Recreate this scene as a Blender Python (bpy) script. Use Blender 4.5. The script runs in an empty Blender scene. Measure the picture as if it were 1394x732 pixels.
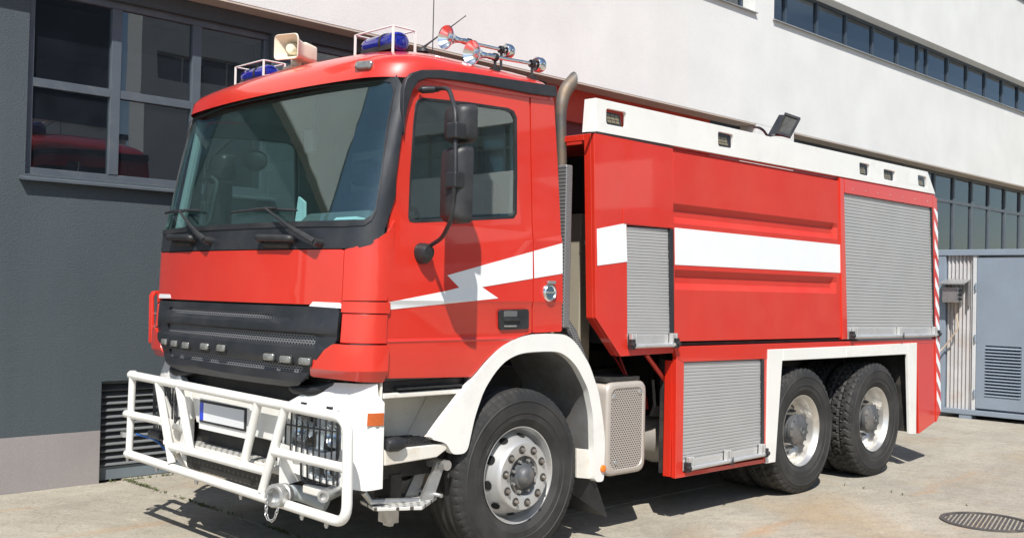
import bpy, bmesh, math, random
import numpy as np
from mathutils import Vector, Matrix
from mathutils.geometry import delaunay_2d_cdt
from mathutils.bvhtree import BVHTree
random.seed(7)
sc = bpy.context.scene
col = sc.collection
PI = math.pi

# ------------------------------------------------------------------ camera
CAM = np.array([-4.6618, -4.5695, 1.7057]); YAW, PIT, ROL, FPX = 0.7892, 0.0187, 0.0222, 1415.03
cf = np.array([math.cos(YAW)*math.cos(PIT), math.sin(YAW)*math.cos(PIT), math.sin(PIT)])
r0 = np.cross(cf, [0, 0, 1.]); r0 /= np.linalg.norm(r0); u0 = np.cross(r0, cf)
cr = r0*math.cos(ROL)+u0*math.sin(ROL); cu = -r0*math.sin(ROL)+u0*math.cos(ROL)
cam_d = bpy.data.cameras.new('camera'); cam = bpy.data.objects.new('camera', cam_d); col.objects.link(cam)
mw = Matrix.Identity(4)
for i in range(3):
    mw[i][0] = cr[i]; mw[i][1] = cu[i]; mw[i][2] = -cf[i]; mw[i][3] = CAM[i]
cam.matrix_world = mw
cam_d.sensor_fit = 'HORIZONTAL'; cam_d.sensor_width = 36.0
cam_d.lens = 36.0*FPX/1394.0
cam_d.clip_start = 0.05; cam_d.clip_end = 3000
sc.camera = cam

# ------------------------------------------------------------------ world and sun
KX, KY = 0.60, 0.57                       # shadow displacement per metre of height
sun_el = math.atan(1/math.hypot(KX, KY)); to_sun = Vector((-KX, -KY, 1)).normalized()
w = bpy.data.worlds.new('World'); sc.world = w; w.use_nodes = True
nt = w.node_tree
bg = nt.nodes['Background']
sky = nt.nodes.new('ShaderNodeTexSky'); sky.sky_type = 'NISHITA'; sky.sun_disc = False
sky.sun_elevation = sun_el; sky.sun_rotation = math.atan2(to_sun.x, to_sun.y)
sky.altitude = 200; sky.air_density = 1.0; sky.dust_density = 0.6; sky.ozone_density = 1.5
nt.links.new(sky.outputs[0], bg.inputs[0]); bg.inputs[1].default_value = 0.11
sd = bpy.data.lights.new('sun', 'SUN'); sd.energy = 4.8; sd.angle = math.radians(0.5); sd.color = (1.0, 0.965, 0.91)
so = bpy.data.objects.new('sun', sd); col.objects.link(so)
so.rotation_euler = to_sun.to_track_quat('Z', 'Y').to_euler(); so.location = (-10, -10, 20)
sc.view_settings.view_transform = 'Standard'; sc.view_settings.look = 'None'
sc.view_settings.exposure = 0.35; sc.view_settings.gamma = 1
sc.render.film_transparent = False
sc.cycles.max_bounces = 10; sc.cycles.transparent_max_bounces = 12

# ------------------------------------------------------------------ projection of measured points on known planes
def hit(px, py, ax, val):
    d = cf+cr*(px-697)/FPX-cu*(py-366)/FPX
    i = 'xyz'.index(ax)
    return CAM+d*(val-CAM[i])/d[i]
def Sd(px, py, y=0.0):
    p = hit(px, py, 'y', y); return (p[0], p[2])
def SP(pts, y=0.0): return [Sd(a, b, y) for a, b in pts]
def proj(P):
    d = np.array(P)-CAM; z = d@cf
    return np.array([697+FPX*(d@cr)/z, 366-FPX*(d@cu)/z])

# ------------------------------------------------------------------ materials
MATS = {}
def mat(name, color, rough=0.5, metal=0.0, coat=0.0, var=0.08, vscale=3.0, bump=0.0, bscale=60.0, dirt=None, dscale=1.2, dthr=(0.5, 0.75), spec=0.5, bdist=0.01):
    m = bpy.data.materials.new(name); m.use_nodes = True; n = m.node_tree; N = n.nodes; L = n.links
    b = N['Principled BSDF']
    b.inputs['Roughness'].default_value = rough; b.inputs['Metallic'].default_value = metal
    b.inputs['Coat Weight'].default_value = coat; b.inputs['Coat Roughness'].default_value = 0.04
    b.inputs['Specular IOR Level'].default_value = spec
    tc = N.new('ShaderNodeTexCoord')
    no = N.new('ShaderNodeTexNoise'); no.inputs['Scale'].default_value = vscale; no.inputs['Detail'].default_value = 6
    L.new(tc.outputs['Object'], no.inputs['Vector'])
    mr = N.new('ShaderNodeMapRange'); mr.inputs['From Min'].default_value = 0.3; mr.inputs['From Max'].default_value = 0.7
    mr.inputs['To Min'].default_value = 1-var; mr.inputs['To Max'].default_value = 1+var
    L.new(no.outputs[0], mr.inputs['Value'])
    mx = N.new('ShaderNodeVectorMath'); mx.operation = 'SCALE'; mx.inputs[0].default_value = color[:3]
    L.new(mr.outputs[0], mx.inputs['Scale'])
    out = mx.outputs[0]
    if dirt:
        n2 = N.new('ShaderNodeTexNoise'); n2.inputs['Scale'].default_value = dscale; n2.inputs['Detail'].default_value = 9; n2.inputs['Roughness'].default_value = 0.65
        L.new(tc.outputs['Object'], n2.inputs['Vector'])
        r2 = N.new('ShaderNodeMapRange'); r2.inputs['From Min'].default_value = dthr[0]; r2.inputs['From Max'].default_value = dthr[1]
        r2.inputs['To Max'].default_value = dirt[1]
        L.new(n2.outputs[0], r2.inputs['Value'])
        mm = N.new('ShaderNodeMix'); mm.data_type = 'RGBA'
        L.new(r2.outputs[0], mm.inputs[0]); L.new(out, mm.inputs[6]); mm.inputs[7].default_value = (*dirt[0], 1)
        out = mm.outputs[2]
        rr = N.new('ShaderNodeMath'); rr.operation = 'MULTIPLY_ADD'; rr.inputs[1].default_value = 0.35; rr.inputs[2].default_value = rough
        L.new(r2.outputs[0], rr.inputs[0]); L.new(rr.outputs[0], b.inputs['Roughness'])
    L.new(out, b.inputs['Base Color'])
    if bump:
        n3 = N.new('ShaderNodeTexNoise'); n3.inputs['Scale'].default_value = bscale; n3.inputs['Detail'].default_value = 5
        L.new(tc.outputs['Object'], n3.inputs['Vector'])
        bp = N.new('ShaderNodeBump'); bp.inputs['Strength'].default_value = bump; bp.inputs['Distance'].default_value = bdist
        L.new(n3.outputs[0], bp.inputs['Height']); L.new(bp.outputs[0], b.inputs['Normal'])
    MATS[name] = m
    return m
def glassmat(name, tint, ior=1.6, rough=0.0, refl=(1, 1, 1), dust=0.0, dustc=(0.35, 0.36, 0.34)):
    m = bpy.data.materials.new(name); m.use_nodes = True; n = m.node_tree; N = n.nodes; L = n.links
    for x in list(N): N.remove(x)
    o = N.new('ShaderNodeOutputMaterial'); t = N.new('ShaderNodeBsdfTransparent'); g = N.new('ShaderNodeBsdfGlossy')
    t.inputs[0].default_value = (*tint, 1); g.inputs[0].default_value = (*refl, 1); g.inputs['Roughness'].default_value = rough
    f = N.new('ShaderNodeFresnel'); f.inputs[0].default_value = ior
    ge = N.new('ShaderNodeNewGeometry'); inv = N.new('ShaderNodeMath'); inv.operation = 'SUBTRACT'; inv.inputs[0].default_value = 1.0; L.new(ge.outputs['Backfacing'], inv.inputs[1])
    fm = N.new('ShaderNodeMath'); fm.operation = 'MULTIPLY'; L.new(f.outputs[0], fm.inputs[0]); L.new(inv.outputs[0], fm.inputs[1])
    mx = N.new('ShaderNodeMixShader'); L.new(fm.outputs[0], mx.inputs[0]); L.new(t.outputs[0], mx.inputs[1]); L.new(g.outputs[0], mx.inputs[2])
    tc = N.new('ShaderNodeTexCoord'); no = N.new('ShaderNodeTexNoise'); no.inputs['Scale'].default_value = 0.7
    L.new(tc.outputs['Object'], no.inputs['Vector'])
    bp = N.new('ShaderNodeBump'); bp.inputs['Strength'].default_value = 0.04; bp.inputs['Distance'].default_value = 0.05
    L.new(no.outputs[0], bp.inputs['Height']); L.new(bp.outputs[0], g.inputs['Normal'])
    df = N.new('ShaderNodeBsdfDiffuse'); df.inputs[0].default_value = (*dustc, 1)
    n2 = N.new('ShaderNodeTexNoise'); n2.inputs['Scale'].default_value = 5; n2.inputs['Detail'].default_value = 8; n2.inputs['Roughness'].default_value = 0.7; L.new(tc.outputs['Object'], n2.inputs['Vector'])
    dm = N.new('ShaderNodeMapRange'); dm.inputs['From Min'].default_value = 0.3; dm.inputs['From Max'].default_value = 0.75; dm.inputs['To Min'].default_value = dust*.6; dm.inputs['To Max'].default_value = dust*1.6; L.new(n2.outputs[0], dm.inputs['Value'])
    m2 = N.new('ShaderNodeMixShader'); L.new(dm.outputs[0], m2.inputs[0]); L.new(mx.outputs[0], m2.inputs[1]); L.new(df.outputs[0], m2.inputs[2])
    L.new(m2.outputs[0], o.inputs[0]); MATS[name] = m
    return m
DUST = (0.42, 0.36, 0.28)
RED = mat('red_paint', (0.60, 0.024, 0.010), 0.36, 0, 0.9, 0.05, 2.0, dirt=((0.58, 0.07, 0.045), 0.35), dscale=1.6, dthr=(0.42, 0.8))
RED2 = mat('red_paint_flat', (0.55, 0.028, 0.016), 0.55, 0, 0.12, 0.05, 2.0, dirt=((0.55, 0.085, 0.055), 0.4), dscale=2.2, dthr=(0.40, 0.8))
WHITE = mat('white_paint', (0.76, 0.75, 0.71), 0.38, 0, 0.3, 0.03, 3.0, dirt=(DUST, 0.35), dscale=3.5, dthr=(0.52, 0.85))
WHITED = mat('white_paint_dusty', (0.70, 0.67, 0.60), 0.5, 0, 0.1, 0.05, 4.0, dirt=((0.40, 0.30, 0.18), 0.65), dscale=5, dthr=(0.48, 0.78))
DECAL = mat('white_reflective_film', (0.78, 0.80, 0.80), 0.35, 0, 0.2, 0.02, 5.0)
BLK = mat('black_plastic', (0.018, 0.019, 0.021), 0.45, 0, 0, 0.15, 8.0, bump=0.05, bscale=300, dirt=((0.09, 0.085, 0.08), 0.4), dscale=4, dthr=(0.45, 0.85))
BLKG = mat('grey_black_trim', (0.019, 0.021, 0.025), 0.40, 0, 0, 0.12, 5.0, dirt=((0.08, 0.08, 0.08), 0.4), dscale=3, dthr=(0.45, 0.85))
DARK = mat('chassis_black', (0.022, 0.021, 0.020), 0.7, 0, 0, 0.3, 5.0, bump=0.2, bscale=40, dirt=((0.10, 0.085, 0.065), 0.6), dscale=5)
INT = mat('interior_grey', (0.09, 0.10, 0.105), 0.8, 0, 0, 0.1)
INTL = mat('interior_light_trim', (0.22, 0.24, 0.25), 0.75, 0, 0, 0.08)
SEAT = mat('seat_cloth', (0.07, 0.08, 0.10), 0.9, 0, 0, 0.2, 40, bump=0.2, bscale=300)
TYRE = mat('tyre_rubber', (0.019, 0.019, 0.019), 0.66, 0, 0, 0.15, 6.0, bump=0.12, bscale=90, dirt=((0.085, 0.077, 0.067), 0.45), dscale=3.2, dthr=(0.42, 0.72))
RIM = mat('silver_rim_paint', (0.56, 0.56, 0.55), 0.38, 0.55, 0, 0.06, 6, dirt=((0.30, 0.25, 0.19), 0.6), dscale=6, dthr=(0.5, 0.8))
RIMW = mat('pale_rim_paint', (0.66, 0.645, 0.61), 0.34, 0.75, 0, 0.06, 6, dirt=((0.30, 0.24, 0.17), 0.7), dscale=6, dthr=(0.48, 0.78))
HUB = mat('hub_grey', (0.10, 0.105, 0.11), 0.5, 0.2, 0, 0.2, 12, dirt=((0.25, 0.2, 0.15), 0.6), dscale=9)
CHROME = mat('chrome', (0.80, 0.80, 0.80), 0.16, 1.0, 0, 0.0)
STEEL = mat('galvanised_steel', (0.52, 0.52, 0.51), 0.38, 0.8, 0, 0.12, 18, dirt=((0.3, 0.25, 0.2), 0.5), dscale=8)
ALU = mat('aluminium_slats', (0.44, 0.44, 0.435), 0.5, 0.25, 0, 0.05, 2.5, dirt=((0.42, 0.40, 0.37), 0.4), dscale=2.0, dthr=(0.4, 0.8))
ALUB = mat('aluminium_bar', (0.66, 0.66, 0.65), 0.3, 0.6, 0, 0.05, 8, dirt=((0.4, 0.34, 0.27), 0.4), dscale=7)
TANK = mat('tank_metal', (0.34, 0.335, 0.32), 0.5, 0.3, 0, 0.1, 4, dirt=((0.36, 0.29, 0.2), 0.7), dscale=4, dthr=(0.42, 0.7))
MUFF = mat('beige_muffler_paint', (0.50, 0.45, 0.40), 0.42, 0.3, 0, 0.05, 5, dirt=((0.3, 0.24, 0.18), 0.4), dscale=5)
EXH = mat('stained_exhaust_steel', (0.16, 0.155, 0.145), 0.48, 0.6, 0, 0.15, 6, dirt=((0.30, 0.19, 0.10), 0.6), dscale=5, dthr=(0.42, 0.7))
SPK = mat('cream_loudspeaker_plastic', (0.72, 0.66, 0.52), 0.45, 0, 0, 0.03, 5, dirt=((0.5, 0.42, 0.3), 0.4), dscale=8)
AMB = mat('amber_lens', (0.75, 0.17, 0.01), 0.15, 0, 0.6, 0.1, 60)
AMBD = mat('dark_amber_lens', (0.45, 0.09, 0.015), 0.15, 0, 0.6, 0.1, 60)
BLUEB = mat('blue_beacon_lens', (0.008, 0.012, 0.22), 0.12, 0, 0.8, 0.3, 9)
BLUEP = mat('blue_plate_strip', (0.01, 0.05, 0.55), 0.4, 0, 0, 0.02)
PLATE = mat('number_plate_film', (0.66, 0.67, 0.68), 0.4, 0, 0, 0.02)
HOSE = mat('grey_hose', (0.36, 0.40, 0.42), 0.55, 0, 0, 0.08, 8)
BLUECAB = mat('blue_cable', (0.02, 0.12, 0.4), 0.5)
LED = mat('led_lamp_lens', (0.20, 0.17, 0.10), 0.2, 0.1, 0.5, 0.2, 50)
LAMPG = mat('grille_lamp_lens', (0.22, 0.22, 0.205), 0.15, 0.3, 0.5, 0.2, 40)
REFL = mat('headlight_reflector', (0.80, 0.80, 0.80), 0.3, 0.35, 0, 0.1, 12)
LGLASS = glassmat('headlight_glass', (0.85, 0.88, 0.9), 1.5)
WSG = glassmat('windscreen_glass', (0.82, 0.95, 0.93), 2.2, 0.0, (0.85, 1, 0.97), 0.016, (0.22, 0.36, 0.36))
SDG = glassmat('side_window_glass', (0.80, 0.86, 0.84), 2.6, 0.0, (0.9, 1, 0.97), 0.02)
BWG = glassmat('building_window_glass', (0.60, 0.66, 0.70), 2.0, 0.0, (0.92, 0.96, 1), 0.02, (0.28, 0.32, 0.40))

def mixmat_wall(name, c1, c2, scale=1.0, bump=0.35, bscale=130, rough=0.9, streak=0.06):
    m = mat(name, c1, rough, 0, 0, 0.05, 1.3, bump=bump, bscale=bscale, dirt=(c2, 0.5), dscale=scale, dthr=(0.42, 0.8), spec=0.2, bdist=0.012)
    n = m.node_tree; N = n.nodes; L = n.links; b = N['Principled BSDF']
    src = b.inputs['Base Color'].links[0].from_socket
    tc = N.new('ShaderNodeTexCoord'); mp = N.new('ShaderNodeMapping'); mp.inputs['Scale'].default_value = (3.2, 3.2, 0.16); L.new(tc.outputs['Object'], mp.inputs['Vector'])
    no = N.new('ShaderNodeTexNoise'); no.inputs['Scale'].default_value = 1.6; no.inputs['Detail'].default_value = 8; no.inputs['Roughness'].default_value = 0.7; L.new(mp.outputs[0], no.inputs['Vector'])
    gr_ = N.new('ShaderNodeTexNoise'); gr_.inputs['Scale'].default_value = 160; gr_.inputs['Detail'].default_value = 3; L.new(tc.outputs['Object'], gr_.inputs['Vector'])
    r1 = N.new('ShaderNodeMapRange'); r1.inputs['From Min'].default_value = 0.48; r1.inputs['From Max'].default_value = 0.75; r1.inputs['To Max'].default_value = streak; L.new(no.outputs[0], r1.inputs['Value'])
    r2 = N.new('ShaderNodeMapRange'); r2.inputs['From Min'].default_value = 0.35; r2.inputs['From Max'].default_value = 0.65; r2.inputs['To Min'].default_value = 0.90; r2.inputs['To Max'].default_value = 1.08; L.new(gr_.outputs[0], r2.inputs['Value'])
    sb = N.new('ShaderNodeMath'); sb.operation = 'SUBTRACT'; L.new(r2.outputs[0], sb.inputs[0]); L.new(r1.outputs[0], sb.inputs[1])
    sc_ = N.new('ShaderNodeVectorMath'); sc_.operation = 'SCALE'; L.new(src, sc_.inputs[0]); L.new(sb.outputs[0], sc_.inputs['Scale']); L.new(sc_.outputs[0], b.inputs['Base Color'])
    return m
GREYW = mixmat_wall('dark_grey_render', (0.074, 0.090, 0.100), (0.090, 0.104, 0.112), 0.8, 0.5, 90)
PLINTH = mixmat_wall('pinkish_grey_plinth', (0.30, 0.275, 0.268), (0.24, 0.22, 0.21), 2.0, 0.3, 160)
WHITEW = mixmat_wall('off_white_render', (0.69, 0.69, 0.665), (0.655, 0.65, 0.62), 0.5, 0.25, 90, 0.9, 0.015)
WFRAME = mat('window_frame_grey', (0.090, 0.106, 0.124), 0.42, 0.1, 0, 0.06, 5, dirt=((0.2, 0.2, 0.19), 0.35), dscale=6)
NAVYF = mat('dark_blue_frame', (0.040, 0.058, 0.080), 0.4, 0, 0, 0.08, 5)
SILL = mat('sill_flashing', (0.27, 0.275, 0.27), 0.5, 0.1, 0, 0.1, 4)
ROOM = mat('room_interior', (0.13, 0.13, 0.13), 0.9, 0, 0, 0.2, 1.0)
ROOMB = mat('room_blind_brown', (0.45, 0.27, 0.15), 0.8, 0, 0, 0.3, 3.0)
GATE = mat('bounce_lit_gate_red', (0.50, 0.045, 0.018), 0.6, 0, 0, 0.05, 2)  # lighter orange-red for the header, bounced light put into the colour
GATED = mat('dark_red_gate_metal', (0.16, 0.018, 0.022), 0.6, 0, 0, 0.05, 2)
SHEDB = mat('grey_blue_shed_paint', (0.225, 0.27, 0.325), 0.5, 0.0, 0, 0.05, 2.5, dirt=((0.18, 0.21, 0.24), 0.5), dscale=3, dthr=(0.45, 0.8))
SHEDC = mat('pale_corrugated_sheet', (0.47, 0.46, 0.455), 0.6, 0.1, 0, 0.08, 5, dirt=((0.36, 0.26, 0.2), 0.6), dscale=4, dthr=(0.45, 0.75))
IRON = mat('cast_iron', (0.085, 0.08, 0.075), 0.65, 0.3, 0, 0.2, 12, dirt=((0.30, 0.25, 0.18), 0.5), dscale=9)
LEAF = mat('weed_leaf', (0.10, 0.12, 0.04), 0.7, 0, 0, 0.4, 30)
ROPE = mat('pale_cable', (0.45, 0.36, 0.27), 0.7)

def concrete(name, base=(0.455, 0.415, 0.335), coarse=0.35, seed=0.0):
    m = bpy.data.materials.new(name); m.use_nodes = True; n = m.node_tree; N = n.nodes; L = n.links
    b = N['Principled BSDF']; b.inputs['Roughness'].default_value = 0.92; b.inputs['Specular IOR Level'].default_value = 0.2
    tc = N.new('ShaderNodeTexCoord'); mp = N.new('ShaderNodeMapping'); mp.inputs['Location'].default_value = (seed, seed*.7, 0)
    L.new(tc.outputs['Object'], mp.inputs['Vector'])
    def noise(s, d=8, r=0.6):
        x = N.new('ShaderNodeTexNoise'); x.inputs['Scale'].default_value = s; x.inputs['Detail'].default_value = d; x.inputs['Roughness'].default_value = r
        L.new(mp.outputs[0], x.inputs['Vector']); return x.outputs[0]
    def ramp(v, a, c, lo=0.0, hi=1.0):
        x = N.new('ShaderNodeMapRange'); x.inputs['From Min'].default_value = a; x.inputs['From Max'].default_value = c
        x.inputs['To Min'].default_value = lo; x.inputs['To Max'].default_value = hi; L.new(v, x.inputs['Value']); return x.outputs[0]
    def mix(f, a, c):
        x = N.new('ShaderNodeMix'); x.data_type = 'RGBA'; L.new(f, x.inputs[0])
        (L.new(a, x.inputs[6]) if not isinstance(a, tuple) else setattr(x.inputs[6], 'default_value', (*a, 1)))
        (L.new(c, x.inputs[7]) if not isinstance(c, tuple) else setattr(x.inputs[7], 'default_value', (*c, 1)))
        return x.outputs[2]
    c = mix(ramp(noise(1.1, 10, 0.7), 0.35, 0.68), base, tuple(v*0.66 for v in base))
    c = mix(ramp(noise(0.5, 6), 0.52, 0.72, 0, 0.55), c, (0.40, 0.27, 0.13))
    c = mix(ramp(noise(9, 8, 0.75), 0.48, 0.72, 0, 0.6), c, (0.22, 0.19, 0.15))
    c = mix(ramp(noise(38, 6, 0.8), 0.50, 0.66, 0, 0.6), c, (0.16, 0.14, 0.115))
    c = mix(ramp(noise(26, 6, 0.8), 0.58, 0.68, 0, 0.6), c, (0.60, 0.55, 0.46))
    c = mix(ramp(noise(7.5, 10, 0.85), 0.63, 0.67, 0, 0.7), c, (0.66, 0.62, 0.54))
    c = mix(ramp(noise(3.3, 10, 0.8), 0.60, 0.66, 0, 0.55), c, (0.55, 0.50, 0.42))
    v = N.new('ShaderNodeTexVoronoi'); v.inputs['Scale'].default_value = 55; L.new(mp.outputs[0], v.inputs['Vector'])
    peb = ramp(v.outputs['Distance'], 0.22, 0.34, 1, 0)
    vm = N.new('ShaderNodeMath'); vm.operation = 'MULTIPLY'; L.new(peb, vm.inputs[0]); L.new(ramp(noise(2.4, 6, 0.7), 0.46, 0.6, 0.05, coarse+0.3), vm.inputs[1])
    gc = N.new('ShaderNodeMix'); gc.data_type = 'RGBA'; L.new(ramp(v.outputs['Color'], 0.2, 0.8), gc.inputs[0]); gc.inputs[6].default_value = (0.10, 0.10, 0.11, 1); gc.inputs[7].default_value = (0.48, 0.44, 0.38, 1)
    c = mix(vm.outputs[0], c, gc.outputs[2])
    # rust coloured runs
    mp2 = N.new('ShaderNodeMapping'); mp2.inputs['Scale'].default_value = (0.5, 2.2, 1); mp2.inputs['Location'].default_value = (0.3, 0.9, 0); L.new(tc.outputs['Object'], mp2.inputs['Vector'])
    x = N.new('ShaderNodeTexNoise'); x.inputs['Scale'].default_value = 1.1; x.inputs['Detail'].default_value = 6; L.new(mp2.outputs[0], x.inputs['Vector'])
    c = mix(ramp(x.outputs[0], 0.62, 0.74, 0, 0.45), c, (0.42, 0.20, 0.06))
    # fine cracks
    v2 = N.new('ShaderNodeTexVoronoi'); v2.feature = 'DISTANCE_TO_EDGE'; v2.inputs['Scale'].default_value = 0.45
    nw = N.new('ShaderNodeTexNoise'); nw.inputs['Scale'].default_value = 2.5; nw.inputs['Detail'].default_value = 6; L.new(mp.outputs[0], nw.inputs['Vector'])
    vm2 = N.new('ShaderNodeVectorMath'); vm2.operation = 'MULTIPLY_ADD'; vm2.inputs[1].default_value = (0.5, 0.5, 0.5); L.new(nw.outputs['Color'], vm2.inputs[0]); L.new(mp.outputs[0], vm2.inputs[2])
    L.new(vm2.outputs[0], v2.inputs['Vector'])
    c = mix(ramp(v2.outputs['Distance'], 0.001, 0.004, 0.22, 0), c, (0.14, 0.11, 0.08))
    L.new(c, b.inputs['Base Color'])
    bp = N.new('ShaderNodeBump'); bp.inputs['Strength'].default_value = 0.55; bp.inputs['Distance'].default_value = 0.012
    ad = N.new('ShaderNodeMath'); ad.operation = 'MULTIPLY_ADD'; ad.inputs[1].default_value = 0.5; L.new(vm.outputs[0], ad.inputs[0]); L.new(noise(70, 6, 0.7), ad.inputs[2])
    L.new(ad.outputs[0], bp.inputs['Height']); L.new(bp.outputs[0], b.inputs['Normal'])
    return m
CONC = concrete('pale_concrete'); CONC2 = concrete('coarse_concrete', (0.43, 0.395, 0.325), 0.75, 3.1)

def perf(name, color, sx, sz, hole=(0.01, 0.01, 0.01), rad=0.3, metal=0.5, plane='xz', stag=True):
    """sheet metal punched with rows of round holes; the holes are a fine pattern far below 10 px"""
    m = bpy.data.materials.new(name); m.use_nodes = True; n = m.node_tree; N = n.nodes; L = n.links
    b = N['Principled BSDF']; b.inputs['Metallic'].default_value = metal; b.inputs['Roughness'].default_value = 0.42
    tc = N.new('ShaderNodeTexCoord'); sp = N.new('ShaderNodeSeparateXYZ'); L.new(tc.outputs['Object'], sp.inputs[0])
    def M(op, a, c=None, v=None):
        x = N.new('ShaderNodeMath'); x.operation = op
        L.new(a, x.inputs[0]) if not isinstance(a, (int, float)) else setattr(x.inputs[0], 'default_value', a)
        if c is not None: L.new(c, x.inputs[1]) if not isinstance(c, (int, float)) else setattr(x.inputs[1], 'default_value', c)
        return x.outputs[0]
    A = sp.outputs['XYZ'.index(plane[0].upper())]; Z = sp.outputs['XYZ'.index(plane[1].upper())]
    zz = M('DIVIDE', Z, sz); row = M('FLOOR', zz); odd = M('MULTIPLY', M('MODULO', M('ABSOLUTE', row), 2.0), 0.5 if stag else 0.0)
    xx = M('ADD', M('DIVIDE', A, sx), odd)
    fx = M('SUBTRACT', M('FRACT', xx), 0.5); fz = M('SUBTRACT', M('FRACT', zz), 0.5)
    d = M('SQRT', M('ADD', M('MULTIPLY', fx, fx), M('MULTIPLY', fz, fz)))
    h = M('LESS_THAN', d, rad)
    mx = N.new('ShaderNodeMix'); mx.data_type = 'RGBA'; L.new(h, mx.inputs[0]); mx.inputs[6].default_value = (*color, 1); mx.inputs[7].default_value = (*hole, 1)
    L.new(mx.outputs[2], b.inputs['Base Color'])
    mt = M('MULTIPLY', M('SUBTRACT', 1.0, h), metal); L.new(mt, b.inputs['Metallic'])
    bp = N.new('ShaderNodeBump'); bp.inputs['Strength'].default_value = 0.6; bp.inputs['Distance'].default_value = 0.004; bp.invert = True
    L.new(h, bp.inputs['Height']); L.new(bp.outputs[0], b.inputs['Normal'])
    return m
PERF = perf('perforated_muffler_sheet', (0.50, 0.45, 0.41), 0.026, 0.0155, (0.05, 0.04, 0.035), 0.3, 0.4)
PERFW = perf('perforated_tread_plate', (0.62, 0.61, 0.57), 0.05, 0.035, (0.06, 0.05, 0.04), 0.24, 0.3, 'xy')
PERFB = perf('perforated_black_plate', (0.03, 0.03, 0.03), 0.055, 0.05, (0.10, 0.095, 0.085), 0.2, 0.1, 'yz')
MESHB = perf('grille_mesh', (0.20, 0.20, 0.21), 0.026, 0.014, (0.004, 0.004, 0.004), 0.34, 0.2, 'yz')

# ------------------------------------------------------------------ mesh helpers
def link(o): col.objects.link(o)
def tag(o, label=None, cat=None, kind=None, group=None):
    if label: o['label'] = label
    if cat: o['category'] = cat
    if kind: o['kind'] = kind
    if group: o['group'] = group
    return o
def setpar(o, p):
    if p is not None:
        o.parent = p; o.matrix_parent_inverse = PW(p).inverted()
PWC = {}
def PW(p): return PWC.get(p.name, Matrix.Identity(4))
def empty(name, loc):
    o = bpy.data.objects.new(name, None); link(o); o.location = loc; o.empty_display_size = 0.3
    PWC[o.name] = Matrix.Translation(Vector(loc)); return o
def islands(bm):
    """groups of connected pieces; pieces whose boxes touch count as one"""
    bm.verts.ensure_lookup_table(); seen = set(); out = []
    for v in bm.verts:
        if v.index in seen: continue
        st = [v]; seen.add(v.index); g = []
        while st:
            q = st.pop(); g.append(q)
            for e in q.link_edges:
                o = e.other_vert(q)
                if o.index not in seen: seen.add(o.index); st.append(o)
        lo = [min(q.co[k] for q in g) for k in range(3)]; hi = [max(q.co[k] for q in g) for k in range(3)]
        out.append([lo, hi, set(q.index for q in g)])
    e = .004; ch = True
    while ch:
        ch = False
        for a in range(len(out)):
            for b in range(a+1, len(out)):
                A, B = out[a], out[b]
                if all(A[0][k] <= B[1][k]+e and B[0][k] <= A[1][k]+e for k in range(3)):
                    out[a] = [[min(A[0][k], B[0][k]) for k in range(3)], [max(A[1][k], B[1][k]) for k in range(3)], A[2] | B[2]]; out.pop(b); ch = True; break
            if ch: break
    return [o[2] for o in out]
NOSPLIT = {'weeds', 'pebbles', 'grating_bars', 'frame', 'wall', 'bull_bar', 'mirror_housing', 'windscreen_camera', 'grille', 'chain', 'dashboard_papers', 'room_back', 'air_line', 'step_tread', 'valve_bracket', 'folding_step', 'headlight_guard', 'lamp_housing', 'work_lamp'}
def finish(bm, name, m, parent=None, smooth=30, bevel=0, seg=2, recalc=True, solid=0):
    if recalc: bmesh.ops.recalc_face_normals(bm, faces=bm.faces[:])
    if smooth:
        bm.normal_update()
        for f in bm.faces: f.smooth = True
        th = math.radians(smooth)
        for e in bm.edges:
            e.smooth = len(e.link_faces) == 2 and e.calc_face_angle(0) < th
    bm.verts.index_update()
    gs = islands(bm) if (name not in NOSPLIT and len(bm.verts) < 6000) else [0]
    first = None
    for gi, g in enumerate(gs):
        if len(gs) > 1:
            b2 = bm.copy(); b2.verts.ensure_lookup_table()
            bmesh.ops.delete(b2, geom=[v for v in b2.verts if v.index not in g], context='VERTS')
        else: b2 = bm
        me = bpy.data.meshes.new(name); b2.to_mesh(me)
        if b2 is not bm: b2.free()
        for x in (m if isinstance(m, (list, tuple)) else [m]): me.materials.append(x)
        o = bpy.data.objects.new(name, me); link(o)
        if solid:
            sm = o.modifiers.new('solid', 'SOLIDIFY'); sm.thickness = solid; sm.offset = -1
        if bevel:
            bv = o.modifiers.new('bevel', 'BEVEL'); bv.width = bevel; bv.segments = seg; bv.limit_method = 'ANGLE'; bv.angle_limit = math.radians(35); bv.harden_normals = True
        setpar(o, parent)
        if first is None: first = o
    bm.free()
    return first
def box(bm, x0, x1, y0, y1, z0, z1, mi=0, M=None):
    vs = [bm.verts.new((x, y, z)) for x in (x0, x1) for y in (y0, y1) for z in (z0, z1)]
    if M is not None:
        for v in vs: v.co = M @ v.co
    for q in ((0, 1, 3, 2), (4, 6, 7, 5), (0, 4, 5, 1), (2, 3, 7, 6), (0, 2, 6, 4), (1, 5, 7, 3)):
        f = bm.faces.new([vs[i] for i in q]); f.material_index = mi
    return vs
def hexa(bm, a, b, mi=0):
    """a,b: two quads of 3D points"""
    A = [bm.verts.new(p) for p in a]; Bv = [bm.verts.new(p) for p in b]; n = len(A)
    fs = [bm.faces.new(A), bm.faces.new(Bv[::-1])]
    for i in range(n): fs.append(bm.faces.new([A[i], Bv[i], Bv[(i+1) % n], A[(i+1) % n]]))
    for f in fs: f.material_index = mi
def prism(bm, poly, y0, y1, mi=0):
    hexa(bm, [(x, y0, z) for x, z in poly], [(x, y1, z) for x, z in poly], mi)
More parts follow.
